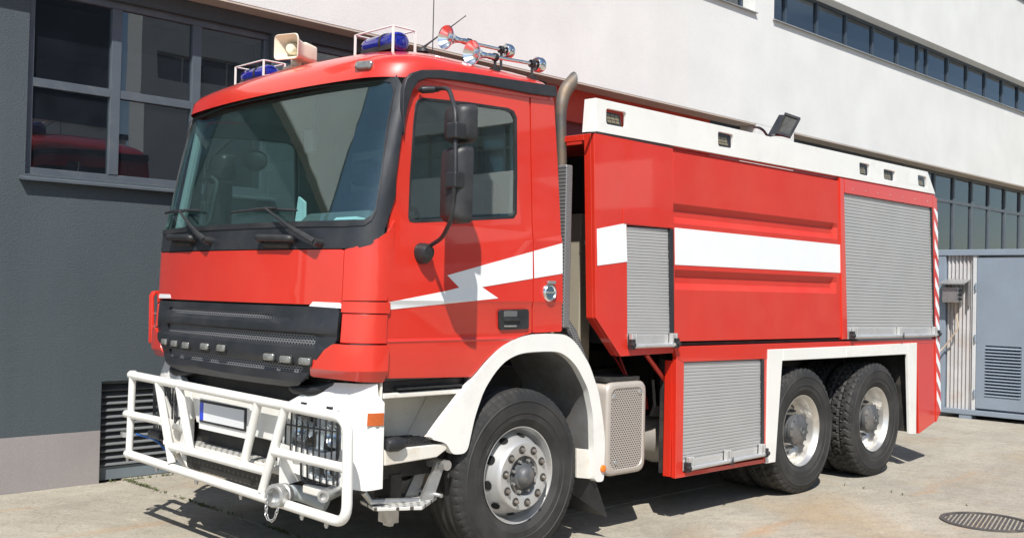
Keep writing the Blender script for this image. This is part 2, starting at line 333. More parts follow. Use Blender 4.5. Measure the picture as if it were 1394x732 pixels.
def frame_of(d):
    d = Vector(d).normalized(); a = Vector((0, 0, 1)) if abs(d.z) < .9 else Vector((1, 0, 0))
    u = d.cross(a).normalized(); return d, u, u.cross(d).normalized()
def lathe(bm, c, axis, prof, n=32, mi=0, closed=False, uvec=None, capends=False):
    d, u, v = frame_of(axis)
    if uvec is not None: u = Vector(uvec).normalized(); v = d.cross(u).normalized()
    c = Vector(c); rows = []
    for (t, r) in prof:
        if r < 1e-6: rows.append([bm.verts.new(c+d*t)])
        else: rows.append([bm.verts.new(c+d*t+(u*math.cos(2*PI*i/n)+v*math.sin(2*PI*i/n))*r) for i in range(n)])
    for a, b in zip(rows, rows[1:]+(rows[:1] if closed else [])):
        for i in range(n):
            j = (i+1) % n
            if len(a) == 1 and len(b) == 1: continue
            if len(a) == 1: f = bm.faces.new([a[0], b[i], b[j]])
            elif len(b) == 1: f = bm.faces.new([a[i], b[0], a[j]])
            else: f = bm.faces.new([a[i], b[i], b[j], a[j]])
            f.material_index = mi
    if capends:
        for rw in (rows[0], rows[-1]):
            if len(rw) > 1: bm.faces.new(rw).material_index = mi
def cyl(bm, p0, p1, r, r2=None, n=16, mi=0):
    p0, p1 = Vector(p0), Vector(p1); L = (p1-p0).length
    lathe(bm, p0, p1-p0, [(0, 0), (0, r), (L, r if r2 is None else r2), (L, 0)], n, mi)
def fillet(path, r, k=5):
    P = [Vector(p) for p in path]; out = [P[0]]
    for i in range(1, len(P)-1):
        a, b, c = P[i-1], P[i], P[i+1]
        ra = min(r, (a-b).length*.45, (c-b).length*.45)
        s = b+(a-b).normalized()*ra; e = b+(c-b).normalized()*ra
        for j in range(k+1):
            t = j/k; out.append(s*(1-t)**2+b*2*t*(1-t)+e*t*t)
    out.append(P[-1]); return out
def tube(bm, path, r, n=12, closed=False, mi=0, flat=None):
    P = [Vector(p) for p in path]; m = len(P); rows = []; pu = None
    for i in range(m):
        if closed: d = (P[(i+1) % m]-P[i-1]).normalized()
        else: d = (P[min(i+1, m-1)]-P[max(i-1, 0)]).normalized()
        if pu is None: _, u, v = frame_of(d)
        else:
            u = (pu-d*pu.dot(d)).normalized(); v = u.cross(d)
        pu = u
        rr = r[i] if isinstance(r, (list, tuple)) else r
        rows.append([bm.verts.new(P[i]+(u*math.cos(2*PI*k/n)+v*math.sin(2*PI*k/n))*rr) for k in range(n)])
    prs = list(zip(rows, rows[1:])) + ([(rows[-1], rows[0])] if closed else [])
    for a, b in prs:
        for k in range(n):
            bm.faces.new([a[k], b[k], b[(k+1) % n], a[(k+1) % n]]).material_index = mi
    if not closed:
        bm.faces.new(rows[0]).material_index = mi; bm.faces.new(rows[-1]).material_index = mi
def rnd(poly, r, k=4):
    out = []; n = len(poly)
    for i in range(n):
        a, b, c = (Vector(poly[i-1]), Vector(poly[i]), Vector(poly[(i+1) % n]))
        ra = min(r, (a-b).length*.48, (c-b).length*.48)
        s = b+(a-b).normalized()*ra; e = b+(c-b).normalized()*ra
        for j in range(k+1):
            t = j/k; q = s*(1-t)**2+b*2*t*(1-t)+e*t*t; out.append((q.x, q.y))
    return out
def rect(x0, x1, z0, z1): return [(x0, z0), (x1, z0), (x1, z1), (x0, z1)]
def inside(p, poly):
    c = False; n = len(poly); j = n-1
    for i in range(n):
        a, b = poly[i], poly[j]
        if (a[1] > p[1]) != (b[1] > p[1]) and p[0] < (b[0]-a[0])*(p[1]-a[1])/(b[1]-a[1])+a[0]: c = not c
        j = i
    return c
def fill2d(outline, holes=(), us=(), zs=()):
    """filled polygon with holes in (u,0,z), cut along lines u=const and z=const"""
    loops = [outline]+list(holes); pts = []; ed = []
    for lp in loops:
        k = len(pts); m = len(lp); pts += [Vector((p[0], p[1])) for p in lp]; ed += [(k+i, k+(i+1) % m) for i in range(m)]
    V, E_, F_ = delaunay_2d_cdt(pts, ed, [], 0, 1e-6)[:3]
    bm = bmesh.new(); vs = [bm.verts.new((v.x, 0, v.y)) for v in V]
    for f in F_:
        c = sum((V[i] for i in f), Vector((0, 0)))/len(f)
        if inside(c, outline) and not any(inside(c, h) for h in holes): bm.faces.new([vs[i] for i in f])
    for v in [v for v in bm.verts if not v.link_faces]: bm.verts.remove(v)
    for a in us: bmesh.ops.bisect_plane(bm, geom=bm.verts[:]+bm.edges[:]+bm.faces[:], plane_co=(a, 0, 0), plane_no=(1, 0, 0), dist=1e-5)
    for a in zs: bmesh.ops.bisect_plane(bm, geom=bm.verts[:]+bm.edges[:]+bm.faces[:], plane_co=(0, 0, a), plane_no=(0, 0, 1), dist=1e-5)
    return bm
def skin(name, outline, holes, fn, m, parent, us=(), zs=(), thick=0.02, out=(0, -1, 0), bevel=0.0, smooth=25, seg=2):
    bm = fill2d(outline, holes, us, zs)
    for v in bm.verts: v.co = fn(v.co.x, v.co.z)
    bm.normal_update(); o = Vector(out); 
    bmesh.ops.recalc_face_normals(bm, faces=bm.faces[:])
    bm.normal_update()
    if sum(f.normal.dot(o)*f.calc_area() for f in bm.faces) < 0: bmesh.ops.reverse_faces(bm, faces=bm.faces[:])
    return finish(bm, name, m, parent, smooth, bevel, seg, False, thick)
def flat(y):
    return lambda x, z: Vector((x, y, z))
def side(name, pts, m, parent, y=0.0, holes=(), thick=0.03, bevel=0.004, r=0, zs=(), prof=None, raw=False):
    ol = pts if raw else SP(pts, y if prof is None else 0)
    hs = [h if raw else SP(h, y if prof is None else 0) for h in holes]
    if r: ol = rnd(ol, r)
    fn = flat(y) if prof is None else (lambda x, z: Vector((x, y+prof(z), z)))
    return skin(name, ol, hs, fn, m, parent, zs=zs, thick=thick, bevel=bevel)
def interp(tab, v):
    if v <= tab[0][0]: return tab[0][1]
    for (a, p), (b, q) in zip(tab, tab[1:]):
        if v <= b: return p+(q-p)*(v-a)/(b-a)
    return tab[-1][1]
def copyobj(o, parent=None, M=None, name=None):
    c = o.copy(); link(c); c.parent = parent
    if parent is not None: c.matrix_parent_inverse = PW(parent).inverted()
    if M is not None: c.matrix_basis = M @ o.matrix_basis
    return c

# ------------------------------------------------------------------ ground
gb = bmesh.new(); box(gb, -600, 600, -600, 600, -0.5, -0.018)
ground = tag(finish(gb, 'ground', CONC2, None, 0), kind='structure')
xs = [-16, -10.4, -5.6, -0.70, 4.10, 9.0, 14.0, 20.0, 27.0]; ys = [-18, -12.5, -7.6, -2.75, 0.72, 4.044]
for i in range(len(xs)-1):
    for j in range(len(ys)-1):
        g = 0.007; b = bmesh.new()
        x0, x1, y0, y1 = xs[i]+g, xs[i+1]-g, ys[j]+g, ys[j+1]-g
        if j == 4: y1 = 4.3 if i != 2 else 4.040
        if j == 4 and i == 3: x0 = -0.70+g
        n = 12
        ring = []
        for k in range(n): ring.append((x0+(x1-x0)*k/n, y0+random.uniform(-.004, .004)))
        for k in range(n): ring.append((x1+random.uniform(-.004, .004), y0+(y1-y0)*k/n))
        for k in range(n): ring.append((x1-(x1-x0)*k/n, y1+random.uniform(-.004, .004)))
        for k in range(n): ring.append((x0+random.uniform(-.004, .004), y1-(y1-y0)*k/n))
        hz = 0.0
        hexa(b, [(p[0], p[1], hz) for p in ring], [(p[0], p[1], -0.1) for p in ring])
        o = finish(b, 'concrete_slab', CONC2 if (i >= 4) else CONC, ground, 0, 0.004, 2)
# weeds in the joints
wb = bmesh.new()
for k in range(230):
    if k < 150: x = -0.70+random.gauss(0, .010); y = random.choice([random.uniform(.9, 4.0), random.gauss(3.8, .15), random.gauss(2.7, .12), random.gauss(1.6, .1)]); 
    elif k < 225: x = random.uniform(-.9, 0.2); y = 4.03+random.gauss(0, .01)
    else: x = 4.10+random.gauss(0, .012); y = random.uniform(-1.5, .3)
    if y > 4.04: continue
    for q in range(3):
        a = random.uniform(0, 2*PI); l = random.uniform(.010, .032); h = random.uniform(.006, .028)
        p = Vector((x, y, -.004)); d = Vector((math.cos(a), math.sin(a), 0)); s = Vector((-d.y, d.x, 0))*.005
        v = [wb.verts.new(p-s*.3), wb.verts.new(p+d*l*.5-s+Vector((0, 0, h))), wb.verts.new(p+d*l+Vector((0, 0, h*.8))), wb.verts.new(p+d*l*.5+s+Vector((0, 0, h)))]
        wb.faces.new(v)
wo = finish(wb, 'weeds', LEAF, None, 0, recalc=False); tag(wo, 'tiny green weeds growing in the joints between the concrete slabs', 'weeds', 'stuff')
# white paint flecks and pebbles near the wall
pb = bmesh.new()
for k in range(420):
    x = random.uniform(-2.4, 9); y = random.uniform(-2.2, 3.9)
    if k % 3 == 0: x, y = random.uniform(-2.2, -.3), random.uniform(2.6, 4.0)
    r_ = random.uniform(.003, .008); c = Vector((x, y, r_*.4)); n = 6
    a0 = random.uniform(0, 3)
    lo = [pb.verts.new(c+Vector((math.cos(a0+2*PI*i/n)*r_*random.uniform(.7, 1.3), math.sin(a0+2*PI*i/n)*r_, -r_*.3))) for i in range(n)]
    t = pb.verts.new(c+Vector((0, 0, r_*.5)))
    for i in range(n): pb.faces.new([lo[i], lo[(i+1) % n], t])
po = finish(pb, 'pebbles', concrete('pebble_stone', (0.36, 0.33, 0.29), .2, 9.0), None, 0); tag(po, 'small loose pebbles scattered over the concrete yard', 'pebbles', 'stuff')

# manhole cover
mh = empty('manhole_cover', (3.57, -1.49, 0)); tag(mh, 'round cast iron manhole cover with diagonal grating in the concrete yard', 'manhole cover')
b = bmesh.new(); lathe(b, (3.57, -1.49, 0), (0, 0, 1), [(-.02, .335), (.012, .335), (.012, .30), (-.02, .30)], 48, 0); finish(b, 'frame_ring', IRON, mh, 30)
b = bmesh.new(); lathe(b, (3.57, -1.49, 0), (0, 0, 1), [(-.03, 0), (-.03, .30), (-.012, .30), (-.012, 0)][::-1], 48, 0); finish(b, 'cover_plate', IRON, mh, 30)
b = bmesh.new()
for k in range(-9, 10):
    o_ = k*.031; hl = math.sqrt(max(.29**2-o_**2, 0))
    M = Matrix.Translation((3.57, -1.49, 0)) @ Matrix.Rotation(0.25, 4, 'Z')
    box(b, -hl, hl, o_-.009, o_+.009, -.013, .004, 0, M)
tag(finish(b, 'grating_bars', IRON, mh, 0), kind='stuff')

# ------------------------------------------------------------------ workshop building
YL = 4.046; YU = 3.82
bld = empty('workshop_building', (9.0, 4.3, 0)); tag(bld, 'large workshop building with dark grey rendered ground floor under overhanging white upper storey', 'building')
def wallpart(name, x0, x1, z0, z1, y, m, holes=(), thick=.3):
    return skin(name, rect(x0, x1, z0, z1), holes, flat(y), m, bld, thick=thick, bevel=0.006)
VX0, VX1, VZ1 = -0.930, 1.35, 0.848; WL = -4.95
grey = skin('ground_floor_wall', [(WL, -.02), (VX0, -.02), (VX0, VZ1), (VX1, VZ1), (VX1, -.02), (4.30, -.02), (4.30, 4.222), (WL, 4.222)], [rect(-1.60, 0.62, 2.535, 4.07), rect(1.06, 3.28, 2.535, 4.07)], flat(YL), GREYW, bld, thick=.32, bevel=0.004)
wallpart('plinth', WL, VX0, -.02, .441, YL-.004, PLINTH, (), .02)
wallpart('plinth', VX1, 4.30, -.02, .441, YL-.004, PLINTH, (), .02)
# upper storey
RZ0, RZ1 = 5.875, 6.535
up = wallpart('upper_storey_wall', WL, 62, 4.222, 8.34, YU, WHITEW, [rect(-3.0, 8.60, RZ0, RZ1), rect(9.14, 60, RZ0, RZ1)], .34)
b = bmesh.new(); box(b, WL, 62, YU+.02, 16, 8.0, 8.30); finish(b, 'roof_slab', WHITEW, bld, 0)
b = bmesh.new(); box(b, WL-.1, 62.1, YU-.05, YU+.42, 8.34, 8.40); finish(b, 'parapet_flashing', NAVYF, bld, 0)
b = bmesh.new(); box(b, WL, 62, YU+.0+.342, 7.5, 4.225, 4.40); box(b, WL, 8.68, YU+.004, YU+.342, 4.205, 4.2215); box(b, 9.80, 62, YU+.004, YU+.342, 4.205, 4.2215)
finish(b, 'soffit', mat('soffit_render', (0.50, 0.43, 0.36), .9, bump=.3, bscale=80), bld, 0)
b = bmesh.new(); box(b, WL, WL+.3, YU+.34, 16, 0, 8.3); box(b, 61.7, 62, YU+.34, 16, 4.4, 8.3); finish(b, 'end_wall', WHITEW, bld, 0)
b = bmesh.new(); cyl(b, (WL-.09, YU+.1, 0), (WL-.09, YU+.1, 8.3), .06); finish(b, 'downpipe', NAVYF, bld)
b = bmesh.new(); box(b, 8.70, 9.78, YU, YL+.4, -.02, 4.2215); finish(b, 'pier', WHITEW, bld, 0, .006)
b = bmesh.new(); box(b, 9.78, 14.2, 4.10, 4.3, 0, 4.205); box(b, 7.92, 8.70, 4.10, 4.3, 0, 4.205); box(b, 14.2, 40, 4.10, 4.3, 0, 2.50); box(b, 4.30, 4.42, 4.06, 4.3, 0, 4.205); finish(b, 'recessed_wall', NAVYF, bld, 0)
# rooms behind the windows
b = bmesh.new()
box(b, -5, 4.2, 7.4, 7.5, 0, 4.2); box(b, -5, 4.2, 4.40, 7.4, 2.0, 2.05); 
box(b, -4.0, 4.2, 5.0, 5.1, 3.86, 4.2)
box(b, 4.0, 4.2, 4.40, 7.5, 0, 4.24); box(b, -5, 4.2, 4.37, 7.5, 4.16, 4.224)
finish(b, 'room_back', ROOM, bld, 0)
b = bmesh.new(); box(b, -3.6, 61, 7.6, 7.7, 4.5, 8.0); box(b, 14.2, 61, 7.6, 7.7, 0, 4.3); box(b, -3.6, 61, 4.2, 7.6, 5.2, 5.25); box(b, -3.6, 61, 4.2, 7.6, 7.2, 7.25); box(b, 14.2, 61, 4.32, 7.6, 1.6, 1.65); box(b, 60.9, 61.1, 4.2, 7.7, 1.6, 8); box(b, -3.7, -3.5, 4.2, 7.7, 4.5, 8); box(b, 14.1, 14.2, 4.32, 7.6, 1.6, 4.3); finish(b, 'room_back', ROOM, bld, 0)
def window(x0, x1, z0, z1, y, vm, hm, fm, name='window', fw=.045, vw=.05, sill=True, depth=.06, sillm=None):
    """frame with mullions at vm, transoms at hm; panes are sub-parts"""
    b = bmesh.new()
    box(b, x0, x1, y, y+depth, z0, z0+fw); box(b, x0, x1, y, y+depth, z1-fw, z1)
    box(b, x0, x0+fw, y, y+depth, z0+fw, z1-fw); box(b, x1-fw, x1, y, y+depth, z0+fw, z1-fw)
    xe = [x0+fw]+[v for v in vm]+[x1-fw]; ze = [z0+fw]+[h for h in hm]+[z1-fw]
    for v in vm: box(b, v-vw/2, v+vw/2, y-.006, y+depth, z0+fw, z1-fw)
    for i in range(len(xe)-1):
        a = xe[i]+(vw/2 if i else 0); c = xe[i+1]-(vw/2 if i < len(vm) else 0)
        for h in hm: box(b, a, c, y, y+depth, h-vw*.42, h+vw*.42)
    fr = finish(b, name, fm, bld, 0, .004)
    PWC[fr.name] = Matrix.Identity(4)
    for i in range(len(xe)-1):
        for j in range(len(ze)-1):
            a = xe[i]+(vw/2 if i else 0); c = xe[i+1]-(vw/2 if i < len(vm) else 0)
            d = ze[j]+(vw*.42 if j else 0); e = ze[j+1]-(vw*.42 if j < len(hm) else 0)
            pb_ = bmesh.new(); tl = random.uniform(-.0025, .0025); tm = random.uniform(-.0025, .0025)
            hexa(pb_, [(a-.004, y+.03+tl, d-.004), (c+.004, y+.03-tl, d-.004), (c+.004, y+.03-tl+tm, e+.004), (a-.004, y+.03+tl+tm, e+.004)],
                 [(a-.004, y+.036+tl, d-.004), (c+.004, y+.036-tl, d-.004), (c+.004, y+.036-tl+tm, e+.004), (a-.004, y+.036+tl+tm, e+.004)])
            finish(pb_, 'pane', BWG, fr, 0)
    if sill:
        sb = bmesh.new(); hexa(sb, [(x0-.05, y-.12, z0-.035), (x1+.05, y-.12, z0-.035), (x1+.05, y+.02, z0-.004), (x0-.05, y+.02, z0-.004)],
                               [(x0-.05, y-.12, z0-.055), (x1+.05, y-.12, z0-.055), (x1+.05, y+.02, z0-.03), (x0-.05, y+.02, z0-.03)])
        finish(sb, 'window_sill', sillm or fm, fr, 0)
    return fr
YW = 4.10
for X in (-1.60, 1.06):
    window(X, X+2.22, 2.535, 4.07, YW, [X+.735, X+1.475], [3.285], WFRAME, vw=.085, fw=.06)
def rng(a, b, n): return [a+(b-a)*i/n for i in range(1, n)]
mv = [9.87-.06+0.985*i for i in range(0, 5)]+[14.62]+[15.02+.96*i for i in range(0, 47)]
window(9.14, 60, RZ0, RZ1, 4.02, [v for v in mv if v < 59.6], [], NAVYF, vw=.06, fw=.05, sill=False)
window(-3.0, 8.60, RZ0, RZ1, 4.02, rng(-3, 8.6, 12), [], NAVYF, vw=.06, fw=.05, sill=False)
for x0, x1 in ((-3.05, 8.63), (9.10, 60)):
    b = bmesh.new(); hexa(b, [(x0, YU-.045, RZ0-.02), (x1, YU-.045, RZ0-.02), (x1, 4.02, RZ0+.012), (x0, 4.02, RZ0+.012)], [(x0, YU-.045, RZ0-.035), (x1, YU-.045, RZ0-.035), (x1, 4.02, RZ0-.006), (x0, 4.02, RZ0-.006)])
    finish(b, 'sill_flashing', SILL, bld, 0)
window(14.22, 40, 2.50, 4.20, 4.10, [14.7+.925*i for i in range(0, 27)], [3.655], WFRAME, vw=.075, fw=.05, sill=False)
b = bmesh.new(); box(b, 10.1, 13.6, 5.6, 5.68, 6.62, 6.66); lamp = finish(b, 'ceiling_lamp', None or mat('lamp_tube_white', (0.9, 0.9, 0.85), .4), bld, 0)
lm = lamp.data.materials[0].node_tree.nodes['Principled BSDF']; lm.inputs['Emission Color'].default_value = (1, .95, .85, 1); lm.inputs['Emission Strength'].default_value = 6.0
# brown shelf with louvres seen inside the left window
b = bmesh.new()
for k in range(16): box(b, -2.2+.30*k, -2.2+.30*k+.012, 6.2, 6.4, 4.26, 4.48)
# (kept simple: rear shelf boards)
box(b, -2.6, 2.6, 6.4, 6.44, 4.22, 4.52); finish(b, 'shelf', ROOMB, bld, 0)
# vent with louvre slats
vf = bmesh.new(); vy = 4.135
box(vf, VX0+.001, VX1-.001, vy, vy+.05, .004, .115); box(vf, VX0+.001, VX1-.001, vy, vy+.05, VZ1-.03, VZ1-.001)
box(vf, VX0+.001, VX0+.03, vy, vy+.05, .115, VZ1-.03); box(vf, VX1-.03, VX1-.001, vy, vy+.05, .115, VZ1-.03)
box(vf, VX0, VX1, 4.26, 4.28, .01, VZ1, 1)
vent = finish(vf, 'vent_grille', [mat('vent_frame_paint', (0.15, 0.18, 0.20), .5), ROOM], bld, 0, .003)
SLM = mat('vent_slat_metal', (0.22, 0.23, 0.235), .4, .3, dirt=((.38, .32, .25), .55), dscale=4)
sl = None; ns = 12
for k in range(ns):
    z = .125+(VZ1-.03-.125)*(k+.12)/ns
    if sl is None:
        b = bmesh.new(); hexa(b, [(VX0+.031, 4.115, z), (VX1-.031, 4.115, z), (VX1-.031, 4.215, z+.055), (VX0+.031, 4.215, z+.055)], [(VX0+.031, 4.115, z-.007), (VX1-.031, 4.115, z-.007), (VX1-.031, 4.215, z+.047), (VX0+.031, 4.215, z+.047)])
        sl = finish(b, 'slat', SLM, vent, 0); z00 = z
    else:
        c = copyobj(sl, vent, Matrix.Translation((0, 0, z-z00)))
# red gate in the recess
b = bmesh.new(); box(b, 4.42, 7.92, 4.10, 4.25, 3.80, 4.205); gt = finish(b, 'gate_header', GATE, bld, 0, .004)
b = bmesh.new()
for k in range(12): box(b, 4.42, 7.92, 4.16+(.01 if k % 2 else 0), 4.25, k*.3167, (k+1)*.3167-.012)
finish(b, 'gate_leaf', GATED, bld, 0)
# building opposite, seen only in the glass
opp = empty('office_building', (14, -24, 0)); tag(opp, 'white office building with ribbon windows, seen only as a reflection in the glass', 'building')
b = bmesh.new(); box(b, 11.95, 16.8, -23.8, -22.6, 0, 8.85); box(b, 11.95, 12.6, -23.8, -22.6, 8.85, 9.8); box(b, 11.95, 16.8, -23.8, -22.6, 9.8, 13.0); box(b, 12.0, 16.8, -23.8, -22.9, 8.85, 9.8)
finish(b, 'wall', WHITEW, opp, 0)
b = bmesh.new(); box(b, 16.85, 26, -22.6, -12, 0, 3.9, 1); box(b, 16.85, 26, -22.6, -12, 3.9, 5.15); box(b, 16.85, 26, -22.6, -12, 6.6, 13); box(b, 17.1, 26, -22.6, -12, 5.15, 6.6, 1)
finish(b, 'side_wing', [WHITEW, mat('painted_sky_band', (0.05, 0.12, 0.17), .15)], opp, 0)  # blue of the reflected sky is put into the pane colour
for k in range(9):
    b = bmesh.new(); box(b, 16.95, 17.09, -22.3+1.15*k, -22.2+1.15*k, 5.15, 6.6); box(b, 16.98, 17.08, -22.2+1.15*k, -21.15+1.15*k, 5.85, 5.92); finish(b, 'mullion', NAVYF, opp, 0)
for k in range(4):
    b = bmesh.new(); box(b, 12.65+1.1*k, 13.65+1.1*k, -22.89, -22.85, 8.9, 9.75); finish(b, 'window_pane', mat('dark_pane', (0.03, 0.05, 0.08), .1, spec=.8), opp, 0)
low = empty('storage_building', (5, -24, 0)); tag(low, 'low white storage building with flat roof, seen only as a reflection in the glass', 'building')
b = bmesh.new(); box(b, -2, 11.3, -28, -22.6, 0, 6.75); finish(b, 'wall', WHITEW, low, 0)
b = bmesh.new(); box(b, -2.05, 11.35, -28, -22.5, 6.75, 6.95); finish(b, 'roof_edge', NAVYF, low, 0)
b = bmesh.new(); box(b, 4, 15.9, -40, -34, 0, 18.5); tag(finish(b, 'grey_office_tower', GREYW, None, 0), 'dark grey office tower behind the low white building, seen only as a reflection', 'building')

b = bmesh.new(); box(b, 27, 60, -40, -31, 0, 24); tag(finish(b, 'grey_office_block', GREYW, None, 0), 'long dark grey office block, seen only as a reflection in the ribbon windows', 'building')

# ------------------------------------------------------------------ utility container
SX = 10.40
shed = empty('utility_container', (SX+1.2, .4, 0)); tag(shed, 'grey-blue steel utility container with louvred door and corrugated end panel beside the workshop', 'container')
def Yz(px, py, x=SX): p = hit(px, py, 'x', x); return (p[1], p[2])
yA = 1.80; zt = 2.32; zb = .13; yB = -2.2
b = bmesh.new()
box(b, SX, SX+.10, yA-.11, yA, zb, zt); box(b, SX-.012, SX+.10, yB, yA+.012, zt, zt+.085); box(b, SX-.012, SX+.10, yB, yA+.012, zb-.07, zb)
box(b, SX+.10, SX+2.4, yA-.05, yA-.004, zb, zt); box(b, SX+.10, SX+2.4, yB, yA, zt-.01, zt+.05); box(b, SX+.10, SX+2.4, yB, yA-.06, zb-.06, zb-.01)
frm = finish(b, 'frame', SHEDB, shed, 0, .006)
b = bmesh.new(); box(b, SX+.0, SX+.18, yA-.50, yA-.33, 0, zb-.071); box(b, SX, SX+.18, yB+.1, yB+.3, 0, zb-.071); finish(b, 'foot', SHEDB, shed, 0)
yC = Yz(1326, 450)[0]
b = bmesh.new(); n = 72; ya, yb_ = yA-.11, yC+.03; prev = None      # corrugated sheet
for i in range(n+1):
    y = ya+(yb_-ya)*i/n; x = SX+.05+.016*math.cos(2*PI*7*i/n)
    cur = [b.verts.new((x, y, zb)), b.verts.new((x, y, zt))]
    if prev: b.faces.new([prev[0], cur[0], cur[1], prev[1]])
    prev = cur
finish(b, 'corrugated_panel', SHEDC, shed, 60, recalc=False)
b = bmesh.new(); box(b, SX+.01, SX+.09, yC-.02, yC+.03, zb, zt); finish(b, 'door_jamb', mat('pale_door_jamb', (.55, .56, .56), .5), shed, 0, .004)
lv0 = Yz(1341, 470); lv1 = Yz(1389, 543)
b = bmesh.new(); yD0 = yB+.05; yD1 = yC-.025
ly0, ly1, lz0, lz1 = lv1[0], lv0[0], lv1[1], lv0[1]
bmf = fill2d([(yD0, zb+.03), (yD1, zb+.03), (yD1, zt-.03), (yD0, zt-.03)], [[(ly0, lz0), (ly1, lz0), (ly1, lz1), (ly0, lz1)]]); b.free()
for v in bmf.verts: v.co = Vector((SX+.012, v.co.x, v.co.z))
bmf.normal_update()
if sum(f.normal.x for f in bmf.faces) > 0: bmesh.ops.reverse_faces(bmf, faces=bmf.faces[:])
dr = finish(bmf, 'door', SHEDB, shed, 0, .004, 2, False, .04)
b = bmesh.new(); box(b, SX+.10, SX+.12, ly0-.02, ly1+.02, lz0-.02, lz1+.02); finish(b, 'louvre_backing', ROOM, dr, 0)
ns = 16; sl = None
for k in range(ns):
    z = lz0+(lz1-lz0)*(k+.15)/ns; h = (lz1-lz0)/ns
    if sl is None:
        b = bmesh.new(); hexa(b, [(SX+.0, ly0+.001, z), (SX+.0, ly1-.001, z), (SX+.06, ly1-.001, z+h*.8), (SX+.06, ly0+.001, z+h*.8)], [(SX+.0, ly0+.001, z-.006), (SX+.0, ly1-.001, z-.006), (SX+.06, ly1-.001, z+h*.8-.006), (SX+.06, ly0+.001, z+h*.8-.006)])
        sl = finish(b, 'louvre_slat', SHEDB, dr, 0); z00 = z
    else: copyobj(sl, dr, Matrix.Translation((0, 0, z-z00)))
for py in (390, 460, 535):
    p = Yz(1329, py); b = bmesh.new(); cyl(b, (SX-.01, yC-.02, p[1]-.05), (SX-.01, yC-.02, p[1]+.05), .014, n=10); finish(b, 'hinge', SHEDB, dr)
# electrical box with cable
e0 = Yz(1286, 384); e1 = Yz(1320, 414)
eb = bmesh.new(); box(eb, SX-.16, SX+.03, e1[0]+.10, e0[0]-.03, e1[1]+.02, e0[1]-.07)
ebx = finish(eb, 'electrical_box', STEEL, shed, 0, .012)
b = bmesh.new(); hexa(b, [(SX-.22, e1[0], e0[1]-.02), (SX-.22, e0[0], e0[1]-.02), (SX+.03, e0[0], e0[1]+.05), (SX+.03, e1[0], e0[1]+.05)], [(SX-.22, e1[0], e0[1]-.035), (SX-.22, e0[0], e0[1]-.035), (SX+.03, e0[0], e0[1]+.035), (SX+.03, e1[0], e0[1]+.035)])
box(b, SX-.02, SX+.03, e1[0]+.0, e1[0]+.02, e1[1]-.02, e0[1]+.02); finish(b, 'rain_hood', STEEL, ebx, 0)
b = bmesh.new()
for k in range(3): cyl(b, (SX-.16, e1[0]+.06, e1[1]+.07+.06*k), (SX-.20, e1[0]+.06, e1[1]+.07+.06*k), .022, n=10)
finish(b, 'socket', BLKG, ebx)
b = bmesh.new(); ca = (e0[0]+e1[0])/2
p2 = Yz(1283, 486)
tube(b, fillet([(SX-.06, ca, e1[1]+.03), (SX-.06, ca-.01, e1[1]-.16), (SX-.08, ca-.07, e1[1]-.33), (SX-.10, ca+.15, e1[1]-.65), (SX-.3, p2[0]+.1, p2[1]-.05), (SX-.4, p2[0]+.5, .3)], .08), .012, 8); finish(b, 'cable', ROPE, ebx)

# ------------------------------------------------------------------ fire truck
truck = empty('fire_truck', (2.0, 1.25, 0)); tag(truck, 'red three-axle fire truck with white lightning stripe and white bull bar, parked beside the workshop', 'fire truck')
T = truck
# --- cab front surface
XC = [(0.40, -1.335), (0.95, -1.355), (1.12, -1.385), (1.27, -1.39), (1.58, -1.37), (1.93, -1.36), (2.06, -1.345), (2.9, -1.13), (3.0, -1.09)]
XE = [(0.4, -1.09), (1.1, -1.09), (1.6, -1.083), (2.0, -1.055), (2.3, -1.052), (2.57, -1.018), (2.78, -.962), (2.95, -.90), (3.05, -.88)]
def surf0(u, z, xc=XC, xe=XE):
    s = 1 if u >= 0 else -1; a = abs(u); x0 = interp(xc, z)
    if a <= 1: x = x0+.09*a**2.2; t = 1.08*a
    else:
        p = min(a-1, 1.2); P0 = (x0+.09, 1.08); X3 = interp(xe, z); P3 = (X3, 1.25)
        h = min(.13, (X3-P0[0])*.6)
        P1 = (P0[0]+.18*h, P0[1]+.98*h*.9); P2 = (X3-h, 1.25)
        if p <= 1:
            c = [(1-p)**3, 3*p*(1-p)**2, 3*p*p*(1-p), p**3]
            x = sum(k*q[0] for k, q in zip(c, (P0, P1, P2, P3))); t = sum(k*q[1] for k, q in zip(c, (P0, P1, P2, P3)))
        else: x = X3+(p-1)*.3; t = 1.25
    return Vector((x, 1.25-s*t, z))
def surf(u, z, off=0.0):
    p = surf0(u, z)
    if off:
        e = .004; du = surf0(u+e, z)-surf0(u-e, z); dz = surf0(u, z+e)-surf0(u, z-e)
        n = du.cross(dz).normalized()
        if n.dot(p-Vector((0, 1.25, p.z))) < 0: n = -n
        p = p+n*off
    return p
def hitF(px, py):
    u, z = .5 if px > 340 else -.5, 1.6
    for _ in range(60):
        f0 = proj(surf0(u, z)); r_ = np.array([px, py])-f0
        if abs(r_).max() < .05: break
        e = 1e-3; J = np.stack([(proj(surf0(u+e, z))-f0)/e, (proj(surf0(u, z+e))-f0)/e], 1)
        d = np.linalg.lstsq(J, r_, rcond=None)[0]; d = np.clip(d, -.3, .3); u += d[0]; z += d[1]
        u = max(min(u, 2.1), -2.1)
    return (u, z)
US = [i*.1 for i in range(-20, 21)]
